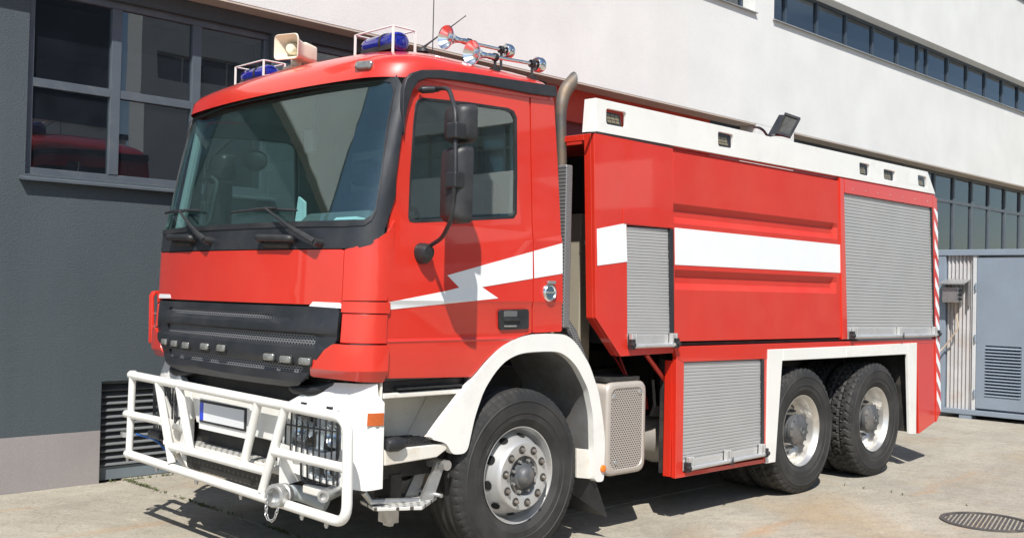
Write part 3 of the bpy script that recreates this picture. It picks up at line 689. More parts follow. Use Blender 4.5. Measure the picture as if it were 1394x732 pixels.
def fskin(name, ol, m, parent, holes=(), off=0.0, thick=.02, bevel=.004, us=US, zs=(), smooth=30, offf=None, seg=2):
    fn = (lambda u, z: surf(u, z, off)) if offf is None else (lambda u, z: surf(u, z, offf(u, z)))
    bm = fill2d(ol, holes, us, zs)
    for v in bm.verts: v.co = fn(v.co.x, v.co.z)
    bmesh.ops.recalc_face_normals(bm, faces=bm.faces[:]); bm.normal_update()
    if sum(f.normal.dot(f.calc_center_median()-Vector((0, 1.25, f.calc_center_median().z)))*f.calc_area() for f in bm.faces) < 0: bmesh.ops.reverse_faces(bm, faces=bm.faces[:])
    return finish(bm, name, m, parent, smooth, bevel, seg, False, thick)

# windscreen
half = [hitF(*p) for p in ((400, 302.5), (470, 301.5), (497, 300), (506, 294), (511.5, 283), (519, 237), (529, 161), (536.5, 124), (533, 112), (520, 109.5), (440, 117))]
half = [(0, half[0][1])]+half+[(0, half[-1][1])]
GL = half + [(-u, z) for u, z in half[::-1][1:-1]]
ZS = [1.2+.1*i for i in range(20)]
ws = fskin('windscreen', GL, WSG, T, off=-.004, thick=.006, bevel=0, zs=ZS)
zt_g = half[-1][1]; zb_g = half[0][1]
def grow(pts, d):
    out = []; n = len(pts)
    for i in range(n):
        a, b, c = Vector(pts[i-1]), Vector(pts[i]), Vector(pts[(i+1) % n])
        t = ((b-a).normalized()+(c-b).normalized()).normalized(); out.append((b.x+t.y*d, b.y-t.x*d))
    return out
GLi = grow(GL, -.03); GLo = grow(GL, .028)
fskin('windscreen_gasket', GLo, BLK, T, [grow(GL, -.004)], off=.006, thick=.02, bevel=.004, zs=ZS)
# dark frame round the glass
nb = [hitF(*p) for p in ((467, 338), (490, 337), (505, 333), (516, 324), (524, 311), (529, 296))]
fo = [(0, nb[0][1])]+nb+[(2.0, 2.2), (2.0, 2.4), (2.0, 2.6), (2.0, 2.66), (1.88, 2.76), (1.66, 2.835), (1.40, zt_g+.016), (1.1, zt_g+.026), (0, zt_g+.030)]
FO = fo+[(-u, z) for u, z in fo[::-1][1:-1]]
def lift(z): return interp([(1.9, 0.0), (1.93, .008), (2.02, .008), (2.06, 0.0)], z)
fr = fskin('windscreen_surround', FO, BLKG, T, [grow(GL, .024)], off=0.0, thick=.03, bevel=.006, zs=ZS+[1.93, 2.02])
PWC[fr.name] = Matrix.Identity(4)
# hood and corner panels
zh0, zh1 = 1.590, nb[0][1]-.006
hood = fskin('front_flap', rnd([(-1.0, zh0-.01), (1.0, zh0), (1.0, zh1), (-1.0, zh1)], .02), RED, T, off=.002, thick=.02, bevel=.008, zs=[1.65, 1.75, 1.85])
for s in (1,):
    for sg, nm in ((1, 'corner_panel'), (-1, 'corner_panel')):
        ol = [(sg*1.012, 1.618), (sg*1.96, 1.622), (sg*2.0, 1.70), (sg*2.0, nb[-1][1]-.012), (sg*1.88, nb[-2][1]-.02), (sg*1.62, nb[-3][1]-.012), (sg*1.30, nb[2][1]-.008), (sg*1.012, nb[0][1]-.006)]
        fskin(nm, ol, RED, T, off=.0, thick=.02, bevel=.006, zs=[1.7, 1.8, 1.9, 2.0])
        fskin('corner_lip', rnd([(sg*1.02, 1.552), (sg*2.02, 1.552), (sg*2.02, 1.614), (sg*1.02, 1.614)], .02), RED, T, off=.009, thick=.03, bevel=.008, seg=3)
        fskin('corner_panel', [(sg*1.03, 1.385), (sg*1.99, 1.385), (sg*1.99, 1.548), (sg*1.03, 1.548)], RED, T, off=.004, thick=.02, bevel=.006)
        fskin('wind_deflector', rnd([(sg*.80, 1.185), (sg*1.99, 1.170), (sg*1.99, 1.378), (sg*.98, 1.378), (sg*.86, 1.30)], .02), RED, T, off=0, thick=.03, bevel=.008, zs=[1.235],
              offf=lambda u, z: .022 if z > 1.23 else .022-(1.235-z)*.6)
mk = [hitF(*p) for p in ((421.5, 416.5), (426.5, 410.5), (463, 412), (467.5, 420))]
for sg in (1, -1):
    fskin('white_marking', [(sg*u, z+(.008 if sg < 0 else 0)) for u, z in mk], DECAL, T, off=.0045, thick=.002, bevel=0)
# grille
gz1 = zh0-.012
gr_o = [(-.99, gz1-.01), (.99, gz1), (.99, 1.385), (.93, 1.35), (.80, 1.20), (.72, 1.128), (.60, 1.108), (-.60, 1.108), (-.74, 1.13), (-.80, 1.20), (-.93, 1.35), (-.99, 1.385)]
gr_o = rnd(gr_o, .03)
def band(u0, u1, z0, z1, r=.02): return rnd([(u0, z0), (u1, z0), (u1, z1), (u0, z1)], r)
bands = [rnd([(-.62, 1.496), (.42, 1.498), (.62, 1.510), (.36, 1.530), (-.74, 1.532), (-.80, 1.515)], .01), band(-.78, .84, 1.362, 1.418), band(-.72, .76, 1.200, 1.254)]
gr = fskin('grille', gr_o, BLKG, T, bands, off=.004, thick=.022, bevel=.006, zs=[1.15, 1.3, 1.33, 1.345, 1.43, 1.45, 1.47], seg=3,
           offf=lambda u, z: .004+interp([(1.10, -.03), (1.16, .012), (1.20, .006), (1.25, .004), (1.268, .022), (1.345, .022), (1.360, .004), (1.420, .002), (1.432, .022), (1.478, .022), (1.50, .0), (1.56, 0)], z)*(1 if abs(u) < .9 else max(0, (1-abs(u))*10)))
PWC[gr.name] = Matrix.Identity(4)
fskin('grille_mesh', [(-.74, 1.17), (.78, 1.17), (.86, 1.33), (.88, 1.545), (-.88, 1.545), (-.88, 1.33)], MESHB, gr, off=-.006, thick=.003, bevel=0)
for k, p in enumerate(((229.7, 465.2), (243, 467.5), (258.4, 470), (284, 471.6), (306.6, 473.6), (371, 485.7), (393.7, 488.8), (419.7, 491.5))):
    u, z = hitF(*p); c = surf(u, z, .024)
    n = (surf(u, z, .05)-surf(u, z, 0)).normalized()
    yv = Vector((0, 1, 0)); tv = (yv-n*yv.dot(n)).normalized(); wv = n.cross(tv)
    for nm, (hw, hh), lv, mt_ in (('lamp_bezel', (.060, .029), ((-.02, 1), (.006, 1), (.010, .90), (.002, .86)), BLK), ('grille_lamp', (.051, .022), ((-.015, 1), (.004, 1), (.014, .88), (.018, .6)), LAMPG)):
        b = bmesh.new(); rows = []
        for t, q in lv: rows.append([b.verts.new(c+n*t+tv*a_[0]+wv*a_[1]) for a_ in rnd(rect(-hw*q, hw*q, -hh*q, hh*q), hh*.75, 5)])
        for a_, c_ in zip(rows, rows[1:]):
            for i in range(len(a_)): b.faces.new([a_[i], c_[i], c_[(i+1) % len(a_)], a_[(i+1) % len(a_)]])
        if nm == 'grille_lamp': b.faces.new(rows[-1])
        b.faces.new(rows[0])
        finish(b, nm, mt_, gr, 50)
# dark cavity under grille
b = bmesh.new(); box(b, -1.22, -1.12, .30, 2.20, .60, 1.5); finish(b, 'radiator', DARK, T, 0)
b = bmesh.new()
for y in (.52, 2.0): tube(b, fillet([(-1.20, y-.22, 1.14), (-1.27, y-.08, 1.095), (-1.28, y+.10, 1.095), (-1.20, y+.22, 1.12)], .08), .034, 12)
finish(b, 'air_duct', BLK, T)
# red fender ear on the far corner with louvres
fp = lambda px, py: hit(px, py, 'y', 2.5)
o_ = [(fp(*q)[0], fp(*q)[2]) for q in ((204.5, 402), (208, 396), (216, 395), (226, 400), (226, 478), (212, 474), (203.5, 466))]
i_ = [(fp(*q)[0], fp(*q)[2]) for q in ((207.5, 404), (210, 400), (224, 402), (224, 464), (208, 464))]
far_ear = skin('corner_duct', o_, [i_], flat(2.47), RED, T, thick=.05, bevel=.004); PWC[far_ear.name] = Matrix.Identity(4)
b = bmesh.new(); box(b, o_[0][0]+.03, -1.0, 2.42, 2.44, 1.2, 1.6); finish(b, 'duct_backing', DARK, far_ear, 0)
for k in range(3):
    z = 1.29+.09*k; b = bmesh.new(); box(b, i_[0][0], -1.14, 2.445, 2.475, z, z+.008); finish(b, 'duct_fin', STEEL, far_ear, 0)

# wipers
def P3(u, z, o): return surf(u, z, o)
for (pv, mid, bl0, bl1) in (((288, 328), (252, 290), (229, 292), (277, 288)), ((437, 331), (368, 286), (318, 291), (408, 288))):
    a = hitF(*pv); m_ = hitF(*mid); l0 = hitF(*bl0); l1 = hitF(*bl1)
    b = bmesh.new()
    cyl(b, P3(*a, .0), P3(*a, .055), .026, .02, 14)
    am = ((a[0]+m_[0])/2*.5+a[0]*.5, (a[1]*.75+m_[1]*.25))
    tube(b, [P3(*a, .048), P3(*am, .055), P3(a[0]+(m_[0]-a[0])*.5, a[1]+(m_[1]-a[1])*.5, .05), P3(*m_, .04)], [.020, .017, .010, .008], 8)
    wp = finish(b, 'wiper', BLK, T, 40); PWC[wp.name] = Matrix.Identity(4)
    b = bmesh.new(); N_ = 10; pts = [P3(l0[0]+(l1[0]-l0[0])*t/N_, l0[1]+(l1[1]-l0[1])*t/N_+(.012*math.sin(PI*t/N_)), .02) for t in range(N_+1)]
    tube(b, pts, [.006]+[.010]*(N_-1)+[.006], 6); tube(b, [P3(m_[0]+.1*s, m_[1]-.002, .036) for s in (-1, -.3, .3, 1)], .008, 6)
    finish(b, 'wiper_blade', BLK, wp, 40)
# grab handles in the lower trim
for pa, pb2 in (((237, 325), (267, 326)), ((358, 326), (402, 327))):
    a = hitF(*pa); c = hitF(*pb2); b = bmesh.new()
    tube(b, fillet([P3(*a, .0), P3(a[0], a[1]+.004, .045), P3(c[0], c[1]+.004, .045), P3(*c, .0)], .05), .021, 10)
    finish(b, 'grab_handle', BLK, T, 50)
    b = bmesh.new(); tube(b, [P3(a[0]+.03, a[1]-.03, .004), P3(c[0]-.03, c[1]-.03, .004)], .02, 8); finish(b, 'handle_recess', DARK, T)

# --- cab roof
levels = [(2.888, -1.118, .012, .36, .262), (2.965, -1.10, .012, .36, .262), (3.01, -1.06, .028, .36, .258), (3.045, -1.01, .08, .38, .25), (3.085, -.935, .17, .42, .235), (3.125, -.84, .29, .46, .20), (3.158, -.71, .43, .5, .15), (3.178, -.52, .62, .5, .06)]
b = bmesh.new(); rows = []
def roofring(z, xf, ins, rad, xr, zt=0):
    w_ = 1.25-ins; pts = []
    # rear near corner -> front near -> front far -> rear far
    for k in range(7): 
        a = PI/2*k/6; r_ = .08; pts.append((xr-r_+r_*math.cos(a), -(w_-r_+r_*math.sin(a))))
    for k in range(1, 12): pts.append((xr-r_+(xf+rad*.55-xr+r_)*k/12, -w_))
    for k in range(13):
        a = PI/2*k/12; pts.append((xf+rad*.55-rad*.55*math.sin(a)+.07*((1-k/12)), -(w_-.26+.26*math.cos(a))))
    for k in range(1, 12):
        t = 1-k/6; pts.append((xf-.07*(1-abs(t)**2.2)*1.0, -(w_-.26)*t))
    m = [(x, -y) for x, y in pts[:31][::-1]]
    return pts+m[0:]
for L_ in levels:
    rg = roofring(*L_); rows.append([b.verts.new((x, 1.25+y, L_[0]+(.0 if L_[0] > 3 else .045*max(0, (x+.6))*0.9))) for x, y in rg])
n = len(rows[0])
for a_, c_ in zip(rows, rows[1:]):
    for i in range(n):
        b.faces.new([a_[i], c_[i], c_[(i+1) % n], a_[(i+1) % n]])
b.faces.new(rows[-1])
roof = finish(b, 'cab_roof', RED, T, 60); PWC[roof.name] = Matrix.Identity(4)
rbvh = BVHTree.FromPolygons([v.co.copy() for v in roof.data.vertices], [tuple(p.vertices) for p in roof.data.polygons])
def rayroof(px, py):
    d = cf+cr*(px-697)/FPX-cu*(py-366)/FPX; q = rbvh.ray_cast(Vector(CAM), Vector(d).normalized()); return q[0], q[1]
def zroof(x, y):
    q = rbvh.ray_cast(Vector((x, y, 5)), Vector((0, 0, -1)))
    return q[0].z if q[0] is not None else 2.95
def zroof_old(x, y):
    w_ = min(y, 2.5-y)
    zs_ = interp([(0.01, 2.97), (.028, 3.02), (.07, 3.07), (.14, 3.115), (.24, 3.15), (.38, 3.172), (.6, 3.182)], w_)
    zf = interp([(-1.17, 2.97), (-1.12, 3.02), (-1.05, 3.07), (-.95, 3.115), (-.83, 3.15), (-.69, 3.172), (-.5, 3.182)], x)
    return min(zs_, zf)

# --- cab side
door_out = [(527, 515), (527.5, 468), (528, 420), (530, 330), (535, 270), (541, 225), (548, 180), (555, 145), (561, 126), (568, 114), (577, 109), (600, 109), (640, 114), (700, 124), (723.5, 129), (726, 330), (724.5, 453), (705, 459), (690, 467), (675, 478), (660, 492), (648, 507), (643, 513)]
win = [(571, 136), (580, 133), (640, 139), (694, 147), (702, 151), (706, 160), (706.5, 240), (706, 291), (702, 297.5), (640, 300.5), (566, 303.5), (559.5, 302), (557.5, 296), (560, 240), (565, 170), (568, 143)]
belt = 2.075
DP = [(1.10, .030), (1.145, .016), (1.20, .004), (1.385, .004), (1.395, -.002), (1.41, .006), (1.60, .008), (1.625, -.002), (1.66, 0.0), (2.02, .004), (2.06, .012), (2.4, .015), (3.0, .02)]
dprof = lambda z: interp(DP, z)
dz = [q[0] for q in DP]
def cabside(mirror=False):
    F = (lambda y: 2.5-y) if mirror else (lambda y: y)
    outd = (0, 1, 0) if mirror else (0, -1, 0)
    fn = lambda x, z: Vector((x, F(dprof(z)), z))
    d = skin('cab_door', SP(door_out), [SP(win)], fn, RED, T, zs=dz, thick=-.03 if 0 else .03, out=outd, bevel=.005); PWC[d.name] = Matrix.Identity(4)
    wn = SP(win)
    cx_, cz_ = sum(p[0] for p in wn)/len(wn), sum(p[1] for p in wn)/len(wn)
    sc_ = lambda k: [(cx_+(p[0]-cx_)*(1-k), cz_+(p[1]-cz_)*(1-k*1.1)) for p in wn]
    skin('window_seal', sc_(-.004), [sc_(.045)], lambda x, z: Vector((x, F(.014), z)), BLK, d, thick=.02, out=outd, bevel=.003)
    skin('window_glass', sc_(.035), [], lambda x, z: Vector((x, F(.022), z)), SDG, d, thick=.004, out=outd)
    rear = SP([(725.5, 129.5), (757, 133), (762, 230), (766, 329), (766, 451), (726, 453), (727.5, 330)])
    skin('rear_pillar_panel', rnd(rear, .02), [], fn, RED, T, zs=dz, thick=.03, out=outd, bevel=.006)
    st = SP([(549, 185), (547, 150), (548, 122), (552, 108), (560, 99.5), (573, 95.5), (600, 95.5), (640, 100), (700, 109), (756, 117.5), (757, 132.5), (724, 128.5), (700, 123.5), (640, 112.5), (600, 107.5), (580, 107), (569, 111), (561, 122), (555, 140), (550, 165)])
    skin('roof_side_trim', st, [], lambda x, z: Vector((x, F(-.012), z)), BLKG, T, thick=.035, out=outd, bevel=.006)
    if not mirror:
        for pl in ([(526.5, 412), (608.5, 395.6), (625, 391.3), (609, 374.6), (666, 358.6), (725.3, 342.2), (725.2, 379), (656, 390.6), (678, 405.8), (600, 414.2), (527.5, 421.6)], [(727.2, 341.6), (766, 330.8), (766, 372.2), (727.2, 378.6)]):
            skin('lightning_stripe', SP(pl), [], lambda x, z: Vector((x, F(dprof(z)-.0022), z)), DECAL, T, zs=dz, thick=.0015, out=outd)
    # inner trim
    skin('door_lining', SP([(531, 505), (533, 330), (537, 270), (550, 180), (563, 128), (580, 113), (640, 117), (757, 136), (765, 329), (765, 447), (724, 447), (690, 458), (650, 500)]), [sc_(.02)], lambda x, z: Vector((x, F(.05), z)), INT, T, thick=.02, out=outd)
    return d
door = cabside(False); door2 = cabside(True)
# door handle
hp = [Sd(*p, y=0) for p in ((678.5, 421.5), (719, 420.5), (719, 447.5), (679, 449))]
hd = skin('door_handle', rnd(hp, .02), [], flat(-.008), BLK, door, thick=.02, bevel=.004)
b = bmesh.new(); h0 = hp[0]; box(b, h0[0]+.035, h0[0]+.17, -.022, -.006, 1.505, 1.528); box(b, h0[0]+.04, h0[0]+.155, -.011, -.006, 1.53, 1.566, 1); box(b, h0[0]+.045, h0[0]+.15, -.014, -.006, 1.468, 1.478, 2)
finish(b, 'handle_grip', [BLK, ROOM, STEEL], T, 0, .003)
# fuel cap with keyhole flap
c = Sd(747.5, 398); b = bmesh.new(); lathe(b, (c[0], .0, c[1]), (0, -1, 0), [(0, .06), (.012, .058), (.020, .050), (.020, .046), (.012, .040), (.012, 0)], 28)
cap = finish(b, 'filler_cap', CHROME, T, 40); b = bmesh.new(); box(b, c[0]-.03, c[0]+.04, -.022, -.004, c[1]+.055, c[1]+.075); box(b, c[0]-.03, c[0]+.035, -.022, -.012, c[1]-.006, c[1]+.006); finish(b, 'cap_latch', STEEL, T, 0, .002)
# --- mirrors
def mirror_set(mir=False):
    F = (lambda y: 2.5-y) if mir else (lambda y: y)
    DX = .30 if mir else 0
    def Q(px, py, y): p = hit(px, py, 'y', y); return Vector((p[0]+DX, F(y), p[2]))
    b = bmesh.new()
    tube(b, fillet([Q(578, 122, -.03), Q(592, 121, -.05), Q(611, 120, -.20), Q(620, 150, -.36), Q(620, 240, -.40), Q(615, 298, -.36), Q(602, 324, -.20), Q(586, 334, -.06)], .06, 6), .0125, 12)
    arm = finish(b, 'mirror_arm', BLK, T, 50); PWC[arm.name] = Matrix.Identity(4)
    b = bmesh.new(); tube(b, [Q(571, 123, -.0), Q(575, 122.5, -.02), Q(588, 122, -.045), Q(598, 121.5, -.07)], [.012, .022, .021, .015], 12); finish(b, 'arm_bracket', BLK, arm, 50)
    b = bmesh.new(); a = Q(579, 340, -.02); lathe(b, a+Vector((-.01, F(.03)-F(0), -.01)), (0, F(-.03)-F(0), 0), [(0, .055), (.05, .052), (.08, .035), (.085, 0)], 18); 
    for v in b.verts: v.co.z = a.z+(v.co.z-a.z)*(1.05 if v.co.z > a.z else 1.5)*.85
    finish(b, 'arm_foot', BLK, arm, 50)
    # housings: rounded shells facing rearwards, tilted to the driver
    def housing(name, x0, y0, z0, w_, h_, dep, yaw, rr, m=BLK):
        bb = bmesh.new(); rows = []
        M = Matrix.Translation((x0+DX, y0, z0)) @ Matrix.Rotation(yaw, 4, 'Z')
        for (t, s, sz) in ((.0, .60, .80), (.012, .80, .90), (.035, .93, .965), (.07, 1.0, 1.0), (dep, 1.0, 1.0), (dep, .93, .97), (dep-.012, .92, .965)):
            pl = rnd(rect(-w_/2*s, w_/2*s, -h_/2*sz, h_/2*sz), rr)
            rows.append([bb.verts.new(M @ Vector((t, p[0], p[1]))) for p in pl])
        nn = len(rows[0])
        for a_, c_ in zip(rows, rows[1:]):
            for i in range(nn): bb.faces.new([a_[i], c_[i], c_[(i+1) % nn], a_[(i+1) % nn]])
        bb.faces.new(rows[0]); f = bb.faces.new(rows[-1]); f.material_index = 1
        return finish(bb, name, [m, CHROME], T, 50)
    # top of upper mirror ~ z 2.71, bottom 2.52 ; lower from 2.50 to 2.07
    yw = -.20 if not mir else .20
    housing('mirror_housing', -.925, F(-.30), 2.600, .215, .205, .11, yw, .045)
    housing('mirror_housing', -.945, F(-.30), 2.265, .205, .42, .11, yw, .04)
    for z_ in (2.60, 2.29):
        b = bmesh.new(); a = Q(622 if z_ > 2.5 else 621, 178 if z_ > 2.5 else 245, -.385)
        M = Matrix.Translation(a)
        box(b, -.03, .05, -.025, .06, -.045, .045, 0, M); finish(b, 'mirror_clamp', BLK, arm, 0, .012, 3)
    return arm
mirror_set(False); mirror_set(True)

# --- cab interior
b = bmesh.new()
box(b, .225, .25, .06, 2.44, 1.33, 2.93); box(b, -1.1, -.62, .06, 2.44, 1.17, 1.20); box(b, -.62, .224, .06, 2.44, 1.33, 1.36); box(b, -.95, .24, .09, 2.41, 2.90, 2.925)
finish(b, 'cab_lining', INT, T, 0)
b = bmesh.new(); box(b, .19, .222, .35, 2.15, 2.1, 2.75); finish(b, 'rear_wall_trim', INTL, T, 0, .02)
b = bmesh.new()
prof = [(-1.26, 1.95), (-1.24, 2.05), (-1.05, 2.075), (-.85, 2.05), (-.70, 2.00), (-.66, 1.85), (-.72, 1.6), (-1.2, 1.5)]
hexa(b, [(x, .24, z) for x, z in prof], [(x, 2.26, z) for x, z in prof]); finish(b, 'dashboard', INT, T, 0, .02, 3)
b = bmesh.new(); hexa(b, [(-1.05, .28, 2.075), (-.70, .28, 2.0), (-.70, 1.0, 2.0), (-1.05, 1.0, 2.075)], [(-1.0, .32, 2.15), (-.75, .32, 2.11), (-.75, .95, 2.11), (-1.0, .95, 2.15)]); finish(b, 'instrument_binnacle', INT, T, 0, .03, 3)
b = bmesh.new(); M = Matrix.Translation((-.60, .66, 2.07)) @ Matrix.Rotation(math.radians(-38), 4, 'Y')
pts = [M @ Vector((.22*math.cos(a), .22*math.sin(a), 0)) for a in [2*PI*i/32 for i in range(32)]]
tube(b, pts, .016, 10, True)
for a in (0.4, 2.74, 4.71): tube(b, [M @ Vector((0, 0, -.03)), M @ Vector((.21*math.cos(a), .21*math.sin(a), 0))], .018, 8)
cyl(b, M @ Vector((0, 0, -.3)), M @ Vector((0, 0, -.02)), .05); finish(b, 'steering_wheel', BLK, T, 50)
for y in (.66, 1.85):
    b = bmesh.new(); box(b, -.42, .10, y-.25, y+.25, 1.62, 1.78); box(b, .03, .17, y-.24, y+.24, 1.75, 2.42); box(b, .05, .15, y-.13, y+.13, 2.46, 2.66)
    finish(b, 'seat', SEAT, T, 0, .05, 4)
b = bmesh.new(); lathe(b, (-1.0, 1.62, 2.52), (1, 0, .2), [(0, 0), (.0, .05), (.02, .07), (.03, .07), (.03, 0)], 24)
for v in b.verts: v.co.y = 1.62+(v.co.y-1.62)*2.0
finish(b, 'interior_mirror', BLK, T, 50)
b = bmesh.new(); box(b, -1.04, -1.0, .86, .95, 2.52, 2.66); tube(b, [(-1.02, .9, 2.62), (-.98, .9, 2.88)], .008, 6); finish(b, 'windscreen_camera', BLK, T, 0, .008)
b = bmesh.new(); tube(b, fillet([(-1.03, 2.24, 2.08), (-.99, 2.20, 2.12), (-.93, 2.20, 2.42), (-.95, 2.26, 2.46)], .04), .014, 8); finish(b, 'interior_grab_handle', BLK, T)
b = bmesh.new(); tube(b, [(-1.14, 2.34, 2.06), (-.98, 2.36, 2.85)], .035, 10);  finish(b, 'pillar_trim', INTL, T)
b = bmesh.new(); hexa(b, [(-1.10, .30, 2.082), (-.86, .30, 2.06), (-.86, .52, 2.06), (-1.10, .52, 2.085)], [(-1.09, .31, 2.10), (-.87, .31, 2.08), (-.87, .51, 2.08), (-1.09, .51, 2.10)]); hexa(b, [(-1.0, .98, 2.08), (-.98, 1.12, 2.08), (-.97, 1.10, 2.26), (-.99, 1.0, 2.22)], [(-.985, .98, 2.08), (-.965, 1.12, 2.08), (-.955, 1.10, 2.26), (-.975, 1.0, 2.22)])
finish(b, 'dashboard_papers', mat('paper_pale_blue', (.55, .68, .72), .7), T, 0)

# --- beacons, guards, speaker, horns, antennas
def beacon(y0, y1, x):
    yc = (y0+y1)/2; z = zroof(x, min(max(yc, .35), 2.2)); hl = (y1-y0)/2
    b = bmesh.new(); prof = [(0, 0), (0, .040), (.012, .056), (.04, .064), (2*hl-.04, .064), (2*hl-.012, .056), (2*hl, .040), (2*hl, 0)]
    lathe(b, (x, y0, z+.042), (0, 1, 0), prof, 24)
    for v in b.verts: v.co.x = x+(v.co.x-x)*1.15
    bc = finish(b, 'beacon', BLUEB, T, 40); PWC[bc.name] = Matrix.Identity(4)
    b = bmesh.new()
    for yy in (yc-.05,): lathe(b, (x, yy, z+.042), (0, 1, 0), [(0, .062), (0, .068), (.02, .068), (.02, .062)], 24)
    for v in b.verts: v.co.x = x+(v.co.x-x)*1.15
    box(b, x-.07, x+.07, y0+.02, y1-.02, z-.01, z+.02); finish(b, 'beacon_band', BLK, bc, 40)
    # white wire guard
    b = bmesh.new(); t = z+.118
    A = [(x-.085, y0-.02), (x-.085, y1+.02), (x+.085, y1+.02), (x+.085, y0-.02)]
    tube(b, fillet([(p[0], p[1], t) for p in A]+[(A[0][0], A[0][1], t)], .01), .0055, 6)
    for p in (A[0], A[1], A[3]): 
        box(b, p[0]-.004, p[0]+.004, p[1]-.008, p[1]+.008, zroof(p[0], p[1])-.02, t+.003)
    finish(b, 'beacon_guard', WHITE, T, 40)
beacon(.37, .71, -.74); beacon(1.82, 2.16, -.74)
# loudspeaker (square horn)
b = bmesh.new(); LS = Vector((-.84, 1.38, 3.262)); fw = Vector((-.93, -.36, .0)).normalized(); rt = Vector((-fw.y, fw.x, 0)); upv = Vector((0, 0, 1))
def ring(t, w_, h_, r_, c0=LS):
    return [b.verts.new(c0+(fw*t+rt*p[0]+upv*p[1])*.86) for p in rnd(rect(-w_/2, w_/2, -h_/2, h_/2), r_)]
rs = [ring(-.20, .10, .10, .03), ring(-.19, .135, .135, .03), ring(-.06, .145, .145, .03), ring(-.03, .13, .13, .03), ring(.05, .16, .155, .035), ring(.12, .225, .20, .04), ring(.125, .215, .19, .04), ring(.05, .13, .12, .03), ring(-.02, .07, .07, .02)]
for a_, c_ in zip(rs, rs[1:]):
    for i in range(len(a_)): b.faces.new([a_[i], c_[i], c_[(i+1) % len(a_)], a_[(i+1) % len(a_)]])
b.faces.new(rs[0]); b.faces.new(rs[-1])
lathe(b, LS+fw*-.02, fw, [(0, .035), (.05, .045), (.085, .03), (.09, 0)], 16)
sp = finish(b, 'loudspeaker', SPK, T, 40, recalc=True); PWC[sp.name] = Matrix.Identity(4)
b = bmesh.new(); zr = zroof(-.8, 1.4); box(b, -.85, -.70, 1.40, 1.52, zr-.02, zr+.015); box(b, -.80, -.76, 1.42, 1.50, zr, 3.23); finish(b, 'speaker_bracket', SPK, T, 0, .006)
# horns
for (bell, tail, rad) in (((607, 51), (691, 70), .055), ((642, 72.5), (733, 88.5), .055)):
    yy = .46 if bell[0] < 620 else .13
    A = Vector(hit(*bell, 'y', yy)); Bq = Vector(hit(*tail, 'y', yy)); d = (Bq-A).normalized(); L_ = (Bq-A).length
    b = bmesh.new()
    lathe(b, A, d, [(.0, .072), (-.003, .077), (.001, .079), (.012, .068), (.030, .050), (.055, .034), (.09, .022), (.13, .016), (.15, .020), (.19, .020), (.20, .0115), (L_-.01, .0115)], 36)
    lathe(b, A, d, [(.0, .072), (.012, .062), (.028, .046), (.052, .030), (.09, .018), (.13, .010), (.14, 0)], 36)
    hn = finish(b, 'air_horn', CHROME, T, 40); PWC[hn.name] = Matrix.Identity(4)
    b = bmesh.new(); lathe(b, Bq-d*.03, d, [(0, 0), (0, .040), (.012, .049), (.05, .049), (.062, .042), (.062, .014), (.055, 0)], 28); finish(b, 'horn_diaphragm', CHROME, hn, 40)
    b = bmesh.new()
    for t in (.20, L_-.06):
        p = A+d*t; zr = zroof(p.x, p.y); cyl(b, p, (p.x, p.y, zr-.02), .009, n=8); box(b, p.x-.025, p.x+.025, p.y-.022, p.y+.022, zr-.03, zr+.014); lathe(b, p-d*.012, d, [(0, .02), (0, .026), (.024, .026), (.024, .02)], 16)
    finish(b, 'horn_bracket', BLK, hn, 40)
b = bmesh.new(); p = hit(589, 68, 'y', .9); cyl(b, (p[0], .9, 3.16), (p[0], .9, 4.2), .0035, n=6); cyl(b, (p[0], .9, 3.16), (p[0], .9, 3.23), .008, n=8); finish(b, 'whip_antenna', BLK, T)
b = bmesh.new(); p = hit(576, 65, 'y', .7); q = hit(634, 22, 'y', .7); lathe(b, (p[0], .7, p[2]-.03), (0, 0, 1), [(0, .04), (.02, .036), (.035, .012), (.035, 0)], 16); tube(b, [p, p+(q-p)*.12, q-(q-p)*.02, q], [.010, .006, .003, .005], 6); finish(b, 'roof_antenna', BLK, T)
for p in ((276.5, 131), (496, 89.5)):
    c, nn = rayroof(*p)
    if c is None: continue
    if nn.x > 0: nn = -nn
    yv = Vector((0, 1, 0)); tv = (yv-nn*yv.dot(nn)).normalized(); wv = nn.cross(tv); b = bmesh.new(); rows = []
    for t, q in ((-.01, 1), (.012, 1), (.020, .85), (.022, .5)): rows.append([b.verts.new(c+nn*t+tv*a_[0]+wv*a_[1]) for a_ in rnd(rect(-.062*q, .062*q, -.024*q, .024*q), .018, 4)])
    for a_, c_ in zip(rows, rows[1:]):
        for i in range(len(a_)): b.faces.new([a_[i], c_[i], c_[(i+1) % len(a_)], a_[(i+1) % len(a_)]])
    b.faces.new(rows[-1]); finish(b, 'marker_lamp', LAMPG, roof, 40)

# --- exhaust stack
b = bmesh.new()
ex = [Vector(hit(px, py, 'y', .30)) for px, py in ((765, 300), (764.5, 220), (763.5, 170), (763.5, 153), (765, 138), (769.5, 123), (779, 112.5))]
tube(b, fillet(ex, .05, 3), [.037+.020*max(0, (i-8)/18)**1.1 for i in range(32)], 24)
b.verts.ensure_lookup_table(); p = ex[-1]; dd = (ex[-1]-ex[-2]).normalized(); ml = []
for v in b.verts[-24:]: v.co += dd*((p.x+(v.co.z-p.z)*.12-v.co.x)/(dd.x-.12*dd.z)); ml.append(v.co.copy())
finish(b, 'exhaust_pipe', EXH, T, 50)
b = bmesh.new(); mc = sum(ml, Vector())/len(ml); A_ = [b.verts.new(q) for q in ml]; B_ = [b.verts.new(mc+(q-mc)*.93+dd*.004) for q in ml]; C_ = [b.verts.new(mc+(q-mc)*.90-dd*.002) for q in ml]
